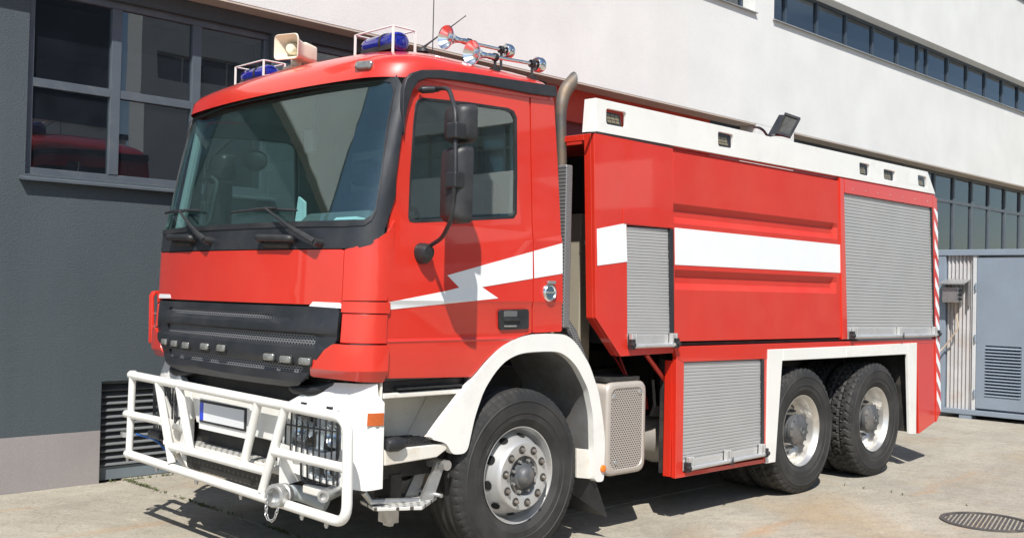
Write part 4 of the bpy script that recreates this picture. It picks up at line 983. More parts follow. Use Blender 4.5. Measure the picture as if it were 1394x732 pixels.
for i in range(24):
    b.faces.new([A_[i], B_[i], B_[(i+1) % 24], A_[(i+1) % 24]]); b.faces.new([B_[i], C_[i], C_[(i+1) % 24], B_[(i+1) % 24]])
b.faces.new(C_); finish(b, 'exhaust_mouth', mat('pipe_mouth_black', (.012, .011, .010), .9), T, 40)  # flat black disc closes the pipe, painted as its dark inside
b = bmesh.new(); x_ = Sd(770, 300, .12)[0]; 
zt_ = Sd(770, 225, .12)[1]
b = bmesh.new(); box(b, x_-.045, x_+.02, .08, .16, 1.45, zt_); finish(b, 'exhaust_heat_shield', perf('knurled_shield', (.35, .35, .35), .012, .012, (.03, .03, .03), .3, .6, 'xz'), T, 0, .01)
b = bmesh.new(); tube(b, [(x_, .12, 1.50), (x_+.06, .10, 1.42), (x_+.22, .10, 1.15)], .035, 12); finish(b, 'corrugated_intake_hose', perf('knurled_hose', (.25, .25, .25), .015, .015, (.03, .03, .03), .35, .4, 'xz'), T)

# --- cab fender, step well
arch_o = [(636, 617), (641, 593), (647, 566), (659, 531), (674, 506.7), (688.5, 490.7), (705.7, 481.8), (722, 479), (745, 478), (762, 478.7), (775, 487), (786.3, 500), (800.7, 529), (807.7, 566), (809.8, 652.8), (813, 655.5), (822, 655), (824, 600), (821, 570), (815.2, 533), (802.8, 496), (786.3, 469), (777, 459.5), (767.7, 454.8), (745, 454), (724.4, 455.3), (703.8, 461), (683, 473), (662.5, 494), (648, 512), (604, 569), (584, 597), (609, 603), (615, 618.5)]
side('front_fender', arch_o, WHITE, T, y=-.012, thick=.05, bevel=.008, r=.05)
# mudguard liner
b = bmesh.new(); prev = None
pin = [Sd(*p) for p in ((636, 617), (641, 593), (647, 566), (659, 531), (674, 506.7), (688.5, 490.7), (705.7, 481.8), (722, 479), (745, 478), (762, 478.7), (775, 487), (786.3, 500), (800.7, 529), (807.7, 566), (809.8, 652.8))]
for p in pin:
    cur = [b.verts.new((p[0], .036, p[1])), b.verts.new((p[0], .62, p[1]))]
    if prev: b.faces.new([prev[0], cur[0], cur[1], prev[1]])
    prev = cur
finish(b, 'mudguard_liner', mat('grimy_mudguard', (.16, .165, .17), .7, dirt=((.10, .08, .06), .7), dscale=5, dthr=(.4, .7)), T, 50, recalc=False, solid=.01)
b = bmesh.new(); box(b, .60, .78, .62, .72, .30, 1.30); box(b, -.62, -.52, .5, .6, .5, 1.1); finish(b, 'mudguard_bracket', DARK, T, 0)
b = bmesh.new(); q = [Sd(*p, y=.03) for p in ((786, 610), (806, 612), (808, 652), (786, 650))]; prism(b, q, .03, .05); finish(b, 'mudguard_plate', WHITED, T, 0, .004)
c = Sd(818.5, 637); b = bmesh.new(); lathe(b, (c[0], -.012, c[1]), (0, -1, 0), [(0, .026), (.012, .025), (.018, .016), (.02, 0)], 20); finish(b, 'side_marker_lamp', AMB, T, 50)
b = bmesh.new(); q = [Sd(*p) for p in ((786, 655), (812, 654), (825, 703), (812, 702), (780, 692))]
hexa(b, [(q[0][0], .30, q[0][1]), (q[1][0], .02, q[1][1]), (q[2][0], .0, q[2][1]), (q[2][0]-.02, .35, q[2][1]+.01)], [(q[0][0]+.012, .30, q[0][1]), (q[1][0]+.012, .02, q[1][1]), (q[2][0]+.012, .0, q[2][1]), (q[2][0]-.008, .35, q[2][1]+.01)])
finish(b, 'mud_flap', BLK, T, 0)
# step well
b = bmesh.new()
box(b, -1.06, -.50, .30, .33, .80, 1.165)                     # back
hexa(b, [(-1.07, .30, .80), (-1.04, .30, .80), (-1.04, .30, 1.17), (-1.07, .30, 1.17)], [(-1.10, .03, .80), (-1.085, .03, .80), (-1.085, .03, 1.17), (-1.10, .03, 1.17)])
hexa(b, [(-.70, .298, .80), (-.66, .298, .80), (-.42, .298, 1.165), (-.46, .298, 1.165)], [(-.615, .02, .80), (-.575, .02, .80), (-.30, .02, 1.165), (-.34, .02, 1.165)])
box(b, -1.08, -.42, .03, .30, 1.075, 1.105)
st = [Sd(*p, y=.0) for p in ((524, 612), (608, 603), (609, 611), (595, 622), (524, 634))]
prism(b, st, .0, .31)
finish(b, 'step_well', WHITED, T, 0, .008, 3)
b = bmesh.new(); box(b, -1.05, -.44, .07, .29, 1.109, 1.165); box(b, -.98, -.50, .02, .07, 1.120, 1.132); finish(b, 'door_sill_rubber', BLK, T, 0)
b = bmesh.new(); sx0, sz0 = Sd(536, 607); sx1, sz1 = Sd(606, 602)
hexa(b, [(sx0, .01, sz0+.004), (sx1, .01, sz1+.004), (sx1, .28, sz1+.004), (sx0, .28, sz0+.004)], [(sx0, .01, sz0-.02), (sx1, .01, sz1-.02), (sx1, .28, sz1-.02), (sx0, .28, sz0-.02)])
for i in range(14):
    for j in range(6):
        x = sx0+.02+(sx1-sx0-.04)*i/13; z = sz0+(sz1-sz0)*(x-sx0)/(sx1-sx0)+.004; y = .03+.23*j/5
        box(b, x-.008, x+.008, y-.012, y+.012, z, z+.012)
finish(b, 'step_tread', BLK, T, 0)
b = bmesh.new(); c = Sd(534, 604); lathe(b, (c[0], -.01, c[1]), (-1, 0, 0), [(-.07, 0), (-.07, .03), (-.03, .042), (.03, .04), (.05, .03), (.05, 0)], 14); finish(b, 'step_rubber_buffer', BLK, T, 40)
# folding lower step
b = bmesh.new(); lp = [(490, 681), (580, 666), (595, 676), (575, 690), (510, 692)]
pts = [hit(*p, 'z', .47) for p in lp]
hexa(b, [(p[0], p[1], .475) for p in pts], [(p[0], p[1], .455) for p in pts]); finish(b, 'folding_step', PERFW, T, 0, .004)
b = bmesh.new()
tube(b, [(-1.15, .10, .56), (-1.10, .10, .50), (-.75, .05, .47)], .018, 8)
for dy in (.06, .20): hexa(b, [(-.58, dy, .68), (-.65, dy, .68), (-.80, dy-.03, .47), (-.70, dy-.03, .47)], [(-.58, dy+.02, .68), (-.65, dy+.02, .68), (-.80, dy-.01, .47), (-.70, dy-.01, .47)])
cyl(b, (-.62, .0, .665), (-.62, .30, .67), .030); cyl(b, (-.68, -.02, .50), (-.68, .25, .50), .012)
box(b, -.95, -.88, .12, .22, .35, .46); box(b, -.93, -.90, .14, .20, .33, .35)
finish(b, 'step_hinge', STEEL, T, 40)
b = bmesh.new(); box(b, -.62, -.46, .26, .29, .40, .72); finish(b, 'splash_plate', mat('rusty_plate', (.25, .21, .17), .7, dirt=((.3, .14, .06), .7), dscale=6), T, 0)
b = bmesh.new(); box(b, -1.05, -.62, .16, .18, .60, .72); box(b, -.92, -.84, .15, .30, .47, .62); box(b, -1.05, -.50, .35, .42, .55, .79); box(b, -.45, -.32, .05, .30, .62, .74); finish(b, 'step_bracket', DARK, T, 0)

# --- front bumper
BXC = [(0.4, -1.325), (.62, -1.345), (.95, -1.355), (1.12, -1.33), (1.2, -1.30)]
BXE = [(0.4, -1.095), (1.2, -1.095)]
def bs(u, z, off=0):
    p = surf0(u, z, BXC, BXE)
    if off:
        e = .004; du = surf0(u+e, z, BXC, BXE)-surf0(u-e, z, BXC, BXE); dz_ = surf0(u, z+e, BXC, BXE)-surf0(u, z-e, BXC, BXE); n = du.cross(dz_).normalized()
        if n.dot(p-Vector((0, 1.25, p.z))) < 0: n = -n
        p = p+n*off
    return p
def hitB(px, py):
    u, z = .5 if px > 340 else -.5, .8
    for _ in range(60):
        f0 = proj(bs(u, z)); r_ = np.array([px, py])-f0
        if abs(r_).max() < .05: break
        e = 1e-3; J = np.stack([(proj(bs(u+e, z))-f0)/e, (proj(bs(u, z+e))-f0)/e], 1)
        d = np.clip(np.linalg.lstsq(J, r_, rcond=None)[0], -.3, .3); u = max(min(u+d[0], 2.1), -2.1); z += d[1]
    return (u, z)
def bskin(name, ol, m, parent, holes=(), off=0.0, thick=.03, bevel=.008, zs=(), offf=None):
    bm = fill2d(ol, holes, US, zs)
    for v in bm.verts: v.co = bs(v.co.x, v.co.z, off if offf is None else offf(v.co.x, v.co.z))
    bmesh.ops.recalc_face_normals(bm, faces=bm.faces[:]); bm.normal_update()
    if sum(f.normal.dot(f.calc_center_median()-Vector((0, 1.25, f.calc_center_median().z)))*f.calc_area() for f in bm.faces) < 0: bmesh.ops.reverse_faces(bm, faces=bm.faces[:])
    return finish(bm, name, m, parent, 30, bevel, 2, False, thick)
co = [hitB(*p) for p in ((375, 556), (395, 545), (415, 533), (432, 522), (445, 517), (455, 513), (470, 515), (520, 517), (523, 546), (523.5, 600), (521.5, 666), (497, 668), (470, 664), (440, 657), (405, 645), (378, 632))]
co = [co[0], (co[1][0], co[1][1]), co[2], co[3], co[4], (co[5][0], 1.16), (1.0, 1.165), (1.80, 1.165), (1.86, 1.10), (2.0, 1.06), (2.0, .80), (2.0, .588)]+co[11:]
hl = [hitB(*p) for p in ((397, 563), (420, 561), (452, 564), (463, 570), (465, 590), (464, 612), (440, 616), (400, 607), (391, 600), (391, 575))]
hl2 = [hitB(*p) for p in ((420, 633), (462, 637), (464, 648), (455, 656), (430, 652), (418, 643))]
for sg in (1, -1):
    mk2 = lambda L: [(sg*u, z) for u, z in L]
    cb = bskin('bumper_corner', mk2(co), WHITE, T, [mk2(hl), mk2(hl2)], thick=.05, offf=lambda u, z: 0 if z < 1.06 else -(z-1.06)*.35 if z < 1.11 else -.018)
    PWC[cb.name] = Matrix.Identity(4)
    for L_, nm in ((hl, 'headlight'), (hl2, 'fog_lamp')):
        h = bskin(nm, mk2(grow(L_, -.006)), REFL, T, off=-.075, thick=.01, bevel=0); PWC[h.name] = Matrix.Identity(4)
        bskin('lens', mk2(L_), LGLASS, h, off=-.008, thick=.004, bevel=0)
        us_ = [p[0] for p in L_]; zs_ = [p[1] for p in L_]; uc = (min(us_)+max(us_))/2*sg; zc = (min(zs_)+max(zs_))/2
        b = bmesh.new()
        if nm == 'headlight':
            for du, rr in ((-.13, .07), (.12, .075)):
                c = bs(uc+du, zc, -.05); nrm = (bs(uc+du, zc, .0)-bs(uc+du, zc, -.05)).normalized()
                lathe(b, c-nrm*.02, nrm, [(0.004, 0), (.008, rr*.4), (.03, rr*.8), (.05, rr), (.05, rr*1.08), (-.01, rr*1.1)], 24)
                lathe(b, c-nrm*.02, nrm, [(0, .012), (.03, .012), (.035, 0)], 10)
        else:
            c = bs(uc, zc, -.05); nrm = (bs(uc, zc, .0)-bs(uc, zc, -.05)).normalized(); lathe(b, c-nrm*.02, nrm, [(.004, 0), (.01, .02), (.03, .035), (.03, .04), (0, .04)], 20)
        finish(b, 'reflector', CHROME, h, 50)
        # housing walls
        b = bmesh.new(); 
        lo = [bs(u, z, -.085) for u, z in mk2(L_)]; hi_ = [bs(u, z, -.012) for u, z in mk2(grow(L_, .004))]
        A_ = [b.verts.new(p) for p in lo]; B_ = [b.verts.new(p) for p in hi_]
        for i in range(len(A_)): b.faces.new([A_[i], B_[i], B_[(i+1) % len(A_)], A_[(i+1) % len(A_)]])
        finish(b, 'lamp_housing', REFL, h, 50)
    # stone guard over the lamps
    b = bmesh.new()
    u0, u1 = min(p[0] for p in hl)-.02, max(p[0] for p in hl)+.03; z0, z1 = min(p[1] for p in hl)-.025, max(p[1] for p in hl)+.02
    lp = [(u0, z0+.05), (u0+.03, z1-.02), (u0+.07, z1), (u1, z1), (u1, z0+.03), (u1-.05, z0), (u0+.08, z0)]
    tube(b, [bs(sg*u, z, .035) for u, z in rnd(lp, .03)], .0065, 6, True)
    nbar = 11
    for k in range(1, nbar):
        u = u0+(u1-u0)*k/nbar; tube(b, [bs(sg*u, z0+.004, .036), bs(sg*u, z1-.004, .036)], .0052, 6)
    tube(b, [bs(sg*(u0+(u1-u0)*t/6), z1-.10, .043) for t in range(7)], .005, 6)
    v0, v1 = min(p[0] for p in hl2)-.01, max(p[0] for p in hl2)+.02; w0, w1 = min(p[1] for p in hl2)-.015, z0
    tube(b, [bs(sg*u, z, .035) for u, z in fillet([(v0, w1, 0), (v0, w0+.01, 0), (v0+.04, w0, 0), (v1-.04, w0, 0), (v1, w0+.02, 0), (v1, w1, 0)], .03, 3) and [(p.x, p.y) for p in fillet([(v0, w1, 0), (v0, w0, 0), (v1, w0, 0), (v1, w1, 0)], .04, 3)]], .0065, 6)
    for k in range(1, 6): u = v0+(v1-v0)*k/6; tube(b, [bs(sg*u, w0+.003, .036), bs(sg*u, w1, .036)], .0052, 6)
    finish(b, 'headlight_guard', BLK, T, 40)
    ia = hitB(498.5, 571.5); ib = hitB(524, 590)
    bskin('indicator_lamp', [(sg*p[0], p[1]) for p in ((1.62, .935), (1.985, .935), (1.985, 1.005), (1.62, 1.005))], AMBD, T, off=.006, thick=.012, bevel=.003)
    b = bmesh.new()
    for p in ((413, 549), (448, 555)):
        u, z = hitB(*p); c = bs(sg*u, z, 0); box(b, c.x-.004, c.x+.01, c.y-.025, c.y+.02, c.z-.008, c.z+.008)
    finish(b, 'washer_nozzle', BLK, cb, 0)
# centre of the bumper: plate carrier, step, dark opening
pl = [hit(*p, 'x', -1.36) for p in ((255, 530), (392, 556), (386, 606), (262, 575))]
b = bmesh.new(); YN = [(p[1], p[2]) for p in pl]
hexa(b, [(-1.335, y, z) for y, z in YN], [(-1.29, y, z) for y, z in YN]); 
box(b, -1.335, -1.29, YN[0][0]-.002, 2.02, .80, 1.04); 
finish(b, 'bumper_centre', WHITE, T, 0, .01)
XP = -1.352
q = [hit(*p, 'x', XP) for p in ((271.5, 543.5), (334.5, 555), (333.5, 585), (271, 573.5))]; yq0 = (q[1][1]+q[2][1])/2; yq1 = (q[0][1]+q[3][1])/2; zq = sum(p[2] for p in q)/4
b = bmesh.new(); box(b, XP+.0, XP+.018, yq0, yq1, zq-.075, zq+.068); npf = finish(b, 'plate_frame', BLK, T, 0, .006); PWC[npf.name] = Matrix.Identity(4)
b = bmesh.new(); box(b, XP-.004, XP+.002, yq0+.014, yq1-.062, zq-.058, zq+.054); finish(b, 'number_plate', PLATE, npf, 0)
b = bmesh.new(); box(b, XP-.004, XP+.002, yq1-.060, yq1-.014, zq-.058, zq+.054); finish(b, 'blue_strip', BLUEP, npf, 0)
b = bmesh.new(); box(b, XP+.01, XP+.05, yq0-.03, yq1+.02, zq-.12, zq+.10); finish(b, 'plate_carrier', WHITE, T, 0, .004)
zf_ = hit(370, 612, 'x', -1.30)[2]
b = bmesh.new(); box(b, -1.36, -1.14, .62, 1.85, .60, .645); finish(b, 'bumper_step', WHITED, T, 0, .01)
b = bmesh.new(); box(b, -1.345, -1.16, .66, 1.80, .6455, .649); finish(b, 'bumper_step_tread', PERFW, T, 0)
b = bmesh.new(); box(b, -1.30, -1.27, .62, 1.85, .47, .60); finish(b, 'towing_plate', PERFB, T, 0, .01)
b = bmesh.new(); box(b, -1.24, -1.20, .45, 2.05, .50, .95); box(b, -1.25, -1.1, .25, 2.25, .55, .60); finish(b, 'cross_member', DARK, T, 0)
# --- bull bar
XB = -1.42
def Bp(px, py, dx=0): p = hit(px, py, 'x', XB+dx); return Vector((XB+dx, p[1], p[2]))
rb = .0285
b = bmesh.new()
tl, tr, br, bl = Bp(179, 510), Bp(474, 569.5), Bp(472, 713), Bp(174, 617)
tube(b, fillet([tl+Vector((0.0, .0, 0)), tr, br, bl], .11, 8), rb, 18)
lo = Bp(173, 563)
cyl(b, tl+Vector((0, -.02, .03)), bl+Vector((0, -.02, -.02)), rb*.86, n=16)
for e_ in (tl, bl, lo): lathe(b, e_+Vector((0, .012, 0)), (0, 1, 0), [(-.03, rb*.99), (0, rb*.98), (.016, rb*.7), (.022, 0)], 18)
def bar(p, q, r=rb*.93, dx=0): cyl(b, Bp(*p, dx), Bp(*q, dx), r, n=16)
bar((173, 563), (221, 573)); bar((373, 614), (470, 637))
bar((216, 521), (234, 630)); bar((389, 553), (357, 668))
bar((244, 527), (259, 611)); bar((352, 546), (331, 635))
bar((233, 607), (362, 641))
bb = finish(b, 'bull_bar', WHITE, T, 50); PWC[bb.name] = Matrix.Identity(4)
b = bmesh.new()
for t in (.0, .17, .38, .59, .84, .93):
    c = bl.lerp(br, t); lathe(b, c+Vector((0, 0, -rb*.9)), (0, 0, -1), [(0, .013), (.018, .013), (.018, .009), (.028, .009), (.028, 0)], 6)
for y in (.62, 1.88):
    tube(b, [(-1.38, y, .75), (-1.28, y, .70)], .02, 8)
finish(b, 'bar_bolt', STEEL, bb, 0)
b = bmesh.new()
for y in (.55, 1.92):
    hexa(b, [(-1.40, y, .55), (-1.40, y, .80), (-1.20, y, .72), (-1.20, y, .58)], [(-1.40, y+.012, .55), (-1.40, y+.012, .80), (-1.20, y+.012, .72), (-1.20, y+.012, .58)])
tube(b, [Bp(228, 600, .02), Vector((-1.25, 2.05, .52)), Vector((-1.2, 1.9, .42))], .03, 10)
tube(b, [Bp(222, 540, .02), Bp(240, 590, .12), Bp(262, 640, .15)], .028, 10)
finish(b, 'bar_bracket', WHITE, bb, 0)
# hose coupling, winch parts
c = Bp(376, 674, -.05)
b = bmesh.new(); dC = Vector((-.85, -.35, .05)).normalized()
lathe(b, c, dC, [(-.10, .05), (-.08, .062), (-.05, .062), (-.045, .055), (-.03, .055), (-.025, .066), (.02, .066), (.03, .058), (.03, .045), (-.02, .040), (-.03, .0)], 32)
cp = finish(b, 'hose_coupling', STEEL, T, 40); PWC[cp.name] = Matrix.Identity(4)
b = bmesh.new()
tube(b, fillet([c-dC*.08, c-dC*.18, c-dC*.22+Vector((.04, -.06, -.03)), c+Vector((.30, -.06, -.08))], .08), .045, 14); finish(b, 'coupling_pipe', HOSE, cp, 50)
b = bmesh.new(); link_p = fillet([c+dC*.045+Vector((-.01, .03, -.00)), c+dC*.045+Vector((-.02, .02, -.12)), c+dC*.045+Vector((-.02, -.06, -.13)), c+dC*.045+Vector((-.0, -.085, -.02))], .05, 4)
dense = []
for a_, d_ in zip(link_p, link_p[1:]):
    m_ = max(1, int((d_-a_).length/.006)); dense += [a_.lerp(d_, i/m_) for i in range(m_)]
link_p = dense[::3]
for k in range(len(link_p)-1):
    a_, d_ = link_p[k], link_p[k+1]; m_ = (a_+d_)/2; dr_ = (d_-a_).normalized(); s_ = Vector((1, 0, 0)) if k % 2 else Vector((0, 1, 0)); s_ = (s_-dr_*s_.dot(dr_)).normalized()
    tube(b, [m_+dr_*math.cos(t)*.014+s_*math.sin(t)*.008 for t in [2*PI*i/10 for i in range(10)]], .0030, 5, True)
finish(b, 'chain', STEEL, cp, 40)
b = bmesh.new(); q_ = Bp(435, 668, .12); box(b, q_.x-.05, q_.x+.06, q_.y-.10, q_.y+.10, q_.z-.02, q_.z+.03); finish(b, 'winch_plate', WHITED, T, 0, .012, 3)
b = bmesh.new(); q_ = Bp(447, 672, .06); lathe(b, q_+Vector((0, 0, 0)), (-.8, -.5, 0), [(.05, 0), (.05, .02), (.07, .022), (.07, .034), (0, .036), (-.12, .036), (-.12, 0)], 18); finish(b, 'shackle_pin', STEEL, T, 40)
b = bmesh.new(); q_ = Bp(214, 590, .08); box(b, q_.x-.04, q_.x+.10, q_.y-.09, q_.y+.07, q_.z-.03, q_.z+.03); finish(b, 'connector_socket', BLKG, T, 0, .015, 3)
b = bmesh.new(); q_ = Bp(172, 590); lathe(b, q_+Vector((0, .0, -.02)), (0, 0, 1), [(0, rb), (0, rb+.010), (.035, rb+.010), (.035, rb)], 16); finish(b, 'bar_clamp', STEEL, bb, 40)
b = bmesh.new(); tube(b, fillet([q_+Vector((.05, -.05, .0)), q_+Vector((.1, -.25, -.02)), q_+Vector((.12, -.4, -.1))], .05), .008, 6); finish(b, 'cable', BLUECAB, T)

# --- wheels
def tyre_bm(lug, rr=.5385, wd=.33, nseg=264):
    b = bmesh.new()
    side_p = [(.040, .300), (.028, .315), (.014, .345), (.009, .352), (.009, .358), (.006, .385), (.001, .390), (.001, .396), (.002, .402), (.0, .43), (.002, .458), (-.002, .462), (-.002, .467), (.003, .472), (.010, .495), (.014, .500), (.018, .512)]
    tr = [(.026, rr-.010), (.040, rr-.002)]
    m = 13
    tr += [(.040+(wd-.08)*k/m, rr) for k in range(1, m)]+[(wd-.040, rr-.002), (wd-.026, rr-.010)]
    inner = [(wd-y, r) for y, r in side_p[::-1]]
    prof = side_p+tr+inner; rows = []
    ntr0, ntr1 = len(side_p)-2, len(side_p)+len(tr)+2
    for j, (y, r) in enumerate(prof):
        row = []
        for i in range(nseg):
            a = 2*PI*i/nseg; rad = r
            if ntr0 <= j < ntr1:
                t = (y-.03)/(wd-.06)
                if lug:
                    zig = 1.6*math.sin(t*PI*5)
                    g = ((i+zig+(3 if .33 < t < .67 else 0)) % 6) < 1.4
                    rib = abs(t-.30) < .035 or abs(t-.70) < .035 or abs(t-.5) < .03
                    if g: rad -= .017 if r > .51 else .008
                    elif rib: rad -= .012
                else:
                    g = (i % 4) < 1 and (t < .10 or t > .90)
                    rib = abs(t-.22) < .04 or abs(t-.5) < .04 or abs(t-.78) < .04
                    if g: rad -= .007
                    if rib: rad -= .012
            row.append(b.verts.new((rad*math.cos(a), y, rad*math.sin(a))))
        rows.append(row)
    for a_, c_ in zip(rows, rows[1:]):
        for i in range(nseg): b.faces.new([a_[i], c_[i], c_[(i+1) % nseg], a_[(i+1) % nseg]])
    return b
def mk_only(bm, name, m, smooth=35):
    bmesh.ops.recalc_face_normals(bm, faces=bm.faces[:]); bm.normal_update()
    for f in bm.faces: f.smooth = True
    for e in bm.edges: e.smooth = len(e.link_faces) == 2 and e.calc_face_angle(0) < math.radians(smooth)
    me = bpy.data.meshes.new(name); bm.to_mesh(me); bm.free()
    for x in (m if isinstance(m, (list, tuple)) else [m]): me.materials.append(x)
    return me
me_tl = mk_only(tyre_bm(True), 'tyre', TYRE, 25); me_tf = mk_only(tyre_bm(False), 'tyre', TYRE, 25)
# front disc
Y = (0, 1, 0)
b = bmesh.new()
prof = [(.055, .285), (.036, .300), (.028, .304), (.030, .298), (.050, .288), (.075, .280), (.120, .275), (.125, .270), (.100, .262), (.010, .220), (-.012, .213), (-.018, .206), (-.018, .134), (-.014, .126), (.01, .122), (.03, .12)]
lathe(b, (0, 0, 0), Y, prof, 80); me_df = mk_only(b, 'wheel', RIM, 40)
b = bmesh.new()
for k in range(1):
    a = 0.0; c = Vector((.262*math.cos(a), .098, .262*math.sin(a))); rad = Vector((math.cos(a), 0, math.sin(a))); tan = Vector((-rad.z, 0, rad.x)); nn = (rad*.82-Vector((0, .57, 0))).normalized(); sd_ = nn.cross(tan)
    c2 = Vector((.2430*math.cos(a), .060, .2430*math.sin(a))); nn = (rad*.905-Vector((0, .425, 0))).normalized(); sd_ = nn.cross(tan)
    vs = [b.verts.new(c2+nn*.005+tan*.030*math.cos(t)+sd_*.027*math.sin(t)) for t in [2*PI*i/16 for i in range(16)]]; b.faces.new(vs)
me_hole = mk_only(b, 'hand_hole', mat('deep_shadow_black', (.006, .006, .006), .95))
b = bmesh.new()
for k in range(1):
    a = 0.0; c = Vector((.168*math.cos(a), -.0195, .168*math.sin(a)))
    lathe(b, c, (0, -1, 0), [(-.01, .0265), (.001, .0265), (.001, .0), (.0, 0)], 20, 0)
    lathe(b, c, (0, -1, 0), [(.0, .0), (.0, .0145), (.018, .0140), (.020, .009), (.026, .008), (.026, 0)], 6, 1)
me_nutf = mk_only(b, 'wheel_nut', [mat('dark_nut_recess', (.05, .045, .04), .7), mat('worn_steel_nut', (.30, .27, .24), .45, .7)], 30)
b = bmesh.new(); lathe(b, (0, 0, 0), Y, [(.02, .124), (.012, .118), (.012, .085), (-.015, .078), (-.02, .066), (-.045, .060), (-.060, .048), (-.066, .03), (-.068, 0)], 40)
me_hubf = mk_only(b, 'hub', [HUB], 40)
b = bmesh.new()
for k in range(1):
    a = 0.0; lathe(b, (.100*math.cos(a), .0, .094*math.sin(a)), (0, -1, 0), [(0, .010), (.022, .010), (.022, 0)], 8)
me_hb = mk_only(b, 'hub_bolt', STEEL, 40)
# rear dish
b = bmesh.new()
prof = [(.055, .285), (.034, .302), (.026, .306), (.028, .299), (.045, .288), (.058, .276), (.075, .270), (.14, .262), (.17, .250), (.185, .235), (.19, .215), (.175, .190), (.17, .120)]
lathe(b, (0, 0, 0), Y, prof, 80); me_dr = mk_only(b, 'wheel', RIMW, 40)
b = bmesh.new(); lathe(b, (0, 0, 0), Y, [(.19, .125), (.10, .122), (.085, .138), (.055, .138), (.045, .128), (.030, .10), (.022, .06), (.020, .034), (.012, .032), (.012, .022), (.018, .018), (.018, 0)], 40)
for k in range(12):
    a = 2*PI*k/12; lathe(b, (.128*math.cos(a), .055, .128*math.sin(a)), (0, -1, 0), [(0, .011), (.014, .011), (.014, 0)], 8)
me_hubr = mk_only(b, 'hub', HUB, 40)
b = bmesh.new()
for k in range(10):
    a = 2*PI*(k+.25)/10; lathe(b, (.165*math.cos(a), .172, .165*math.sin(a)), (0, -1, 0), [(0, .016), (.03, .016), (.03, .010), (.05, .010), (.05, 0)], 6)
for k in range(8):
    a = 2*PI*(k+.5)/8; vs = [b.verts.new(Vector((.222*math.cos(a)+.026*math.cos(t), .186, .222*math.sin(a)+.026*math.sin(t)))) for t in [2*PI*i/14 for i in range(14)]]; b.faces.new(vs)
me_nutr = mk_only(b, 'wheel_nuts', ROOM, 30)
def place(me, name, parent, loc, flip=False, rot=0):
    o = bpy.data.objects.new(name, me); link(o)
    M = Matrix.Translation(loc) @ (Matrix.Scale(-1, 4, (0, 1, 0)) if 0 else (Matrix.Rotation(PI, 4, 'Z') if flip else Matrix.Identity(4))) @ Matrix.Rotation(rot, 4, 'Y')
    o.parent = parent; o.matrix_parent_inverse = PW(parent).inverted(); o.matrix_basis = M
    return o
RT = .5385
def wheel(x, near, kind, rot, yo=0.0):
    loc = Vector((x, yo if near else 2.5-yo, RT)); fl = not near
    w_ = place(me_df if kind == 'f' else me_dr, 'wheel', T, loc, fl, rot)
    PWC[w_.name] = Matrix.Identity(4)
    WM = w_.matrix_basis.copy()
    def sub(me, nm, dy=0, ra=0):
        o = bpy.data.objects.new(nm, me); link(o); o.parent = w_; o.matrix_parent_inverse = Matrix.Identity(4)
        o.matrix_basis = Matrix.Translation((0, dy, 0)) @ Matrix.Rotation(ra, 4, 'Y'); return o
    sub(me_tf if kind == 'f' else me_tl, 'tyre')
    if kind == 'f':
        for k in range(10): sub(me_hole, 'hand_hole', 0, 2*PI*(k+.5)/10); sub(me_nutf, 'wheel_nut', 0, 2*PI*k/10)
        sub(me_hubf, 'hub')
        for k in range(8): sub(me_hb, 'hub_bolt', 0, 2*PI*(k+.3)/8)
    else:
        sub(me_hubr, 'hub'); sub(me_nutr, 'wheel_nuts')['kind'] = 'stuff'
        sub(me_tl, 'tyre', .35)
wheel(0, True, 'f', .15, -.005); wheel(0, False, 'f', .5)
WB = 3.46
wheel(WB, True, 'r', .2); wheel(WB+1.35, True, 'r', .9); wheel(WB, False, 'r', .4); wheel(WB+1.35, False, 'r', .1)

# --- chassis
b = bmesh.new()
for y in (.82, 1.60): box(b, -1.1, 6.1, y, y+.08, .80, 1.08)
for x in (-.9, .9, 1.6, 2.4, 4.1, 5.9): box(b, x, x+.1, .9, 1.6, .84, 1.04)
finish(b, 'chassis_frame', DARK, T, 0)
b = bmesh.new()
for x in (0, WB, WB+1.35):
    cyl(b, (x, .30, RT), (x, 2.2, RT), .075); lathe(b, (x, 1.05, RT), Y, [(0, 0), (.02, .12), (.1, .2), (.3, .2), (.38, .12), (.4, 0)], 20)
for y in (.86, 1.64):
    tube(b, [(-.7, y, .85), (-.3, y, .72), (0, y, .66), (.3, y, .72), (.7, y, .85)], .045, 8); tube(b, [(WB-.1, y, .7), (WB+.68, y, .86), (WB+1.45, y, .7)], .06, 8)
finish(b, 'axle', DARK, T, 40)
b = bmesh.new(); box(b, 2.1, 2.9, .60, 2.2, .42, 1.22); box(b, 1.4, 2.1, .95, 2.2, .42, 1.22); box(b, 2.86, 5.9, .75, 1.75, 1.10, 1.28); box(b, -.9, .5, .75, 1.75, .65, 1.12); box(b, .75, 1.6, .9, 2.0, .45, .8); box(b, -1.0, .62, .62, 1.95, 1.0, 1.156); finish(b, 'engine_and_pump', DARK, T, 0, .02)
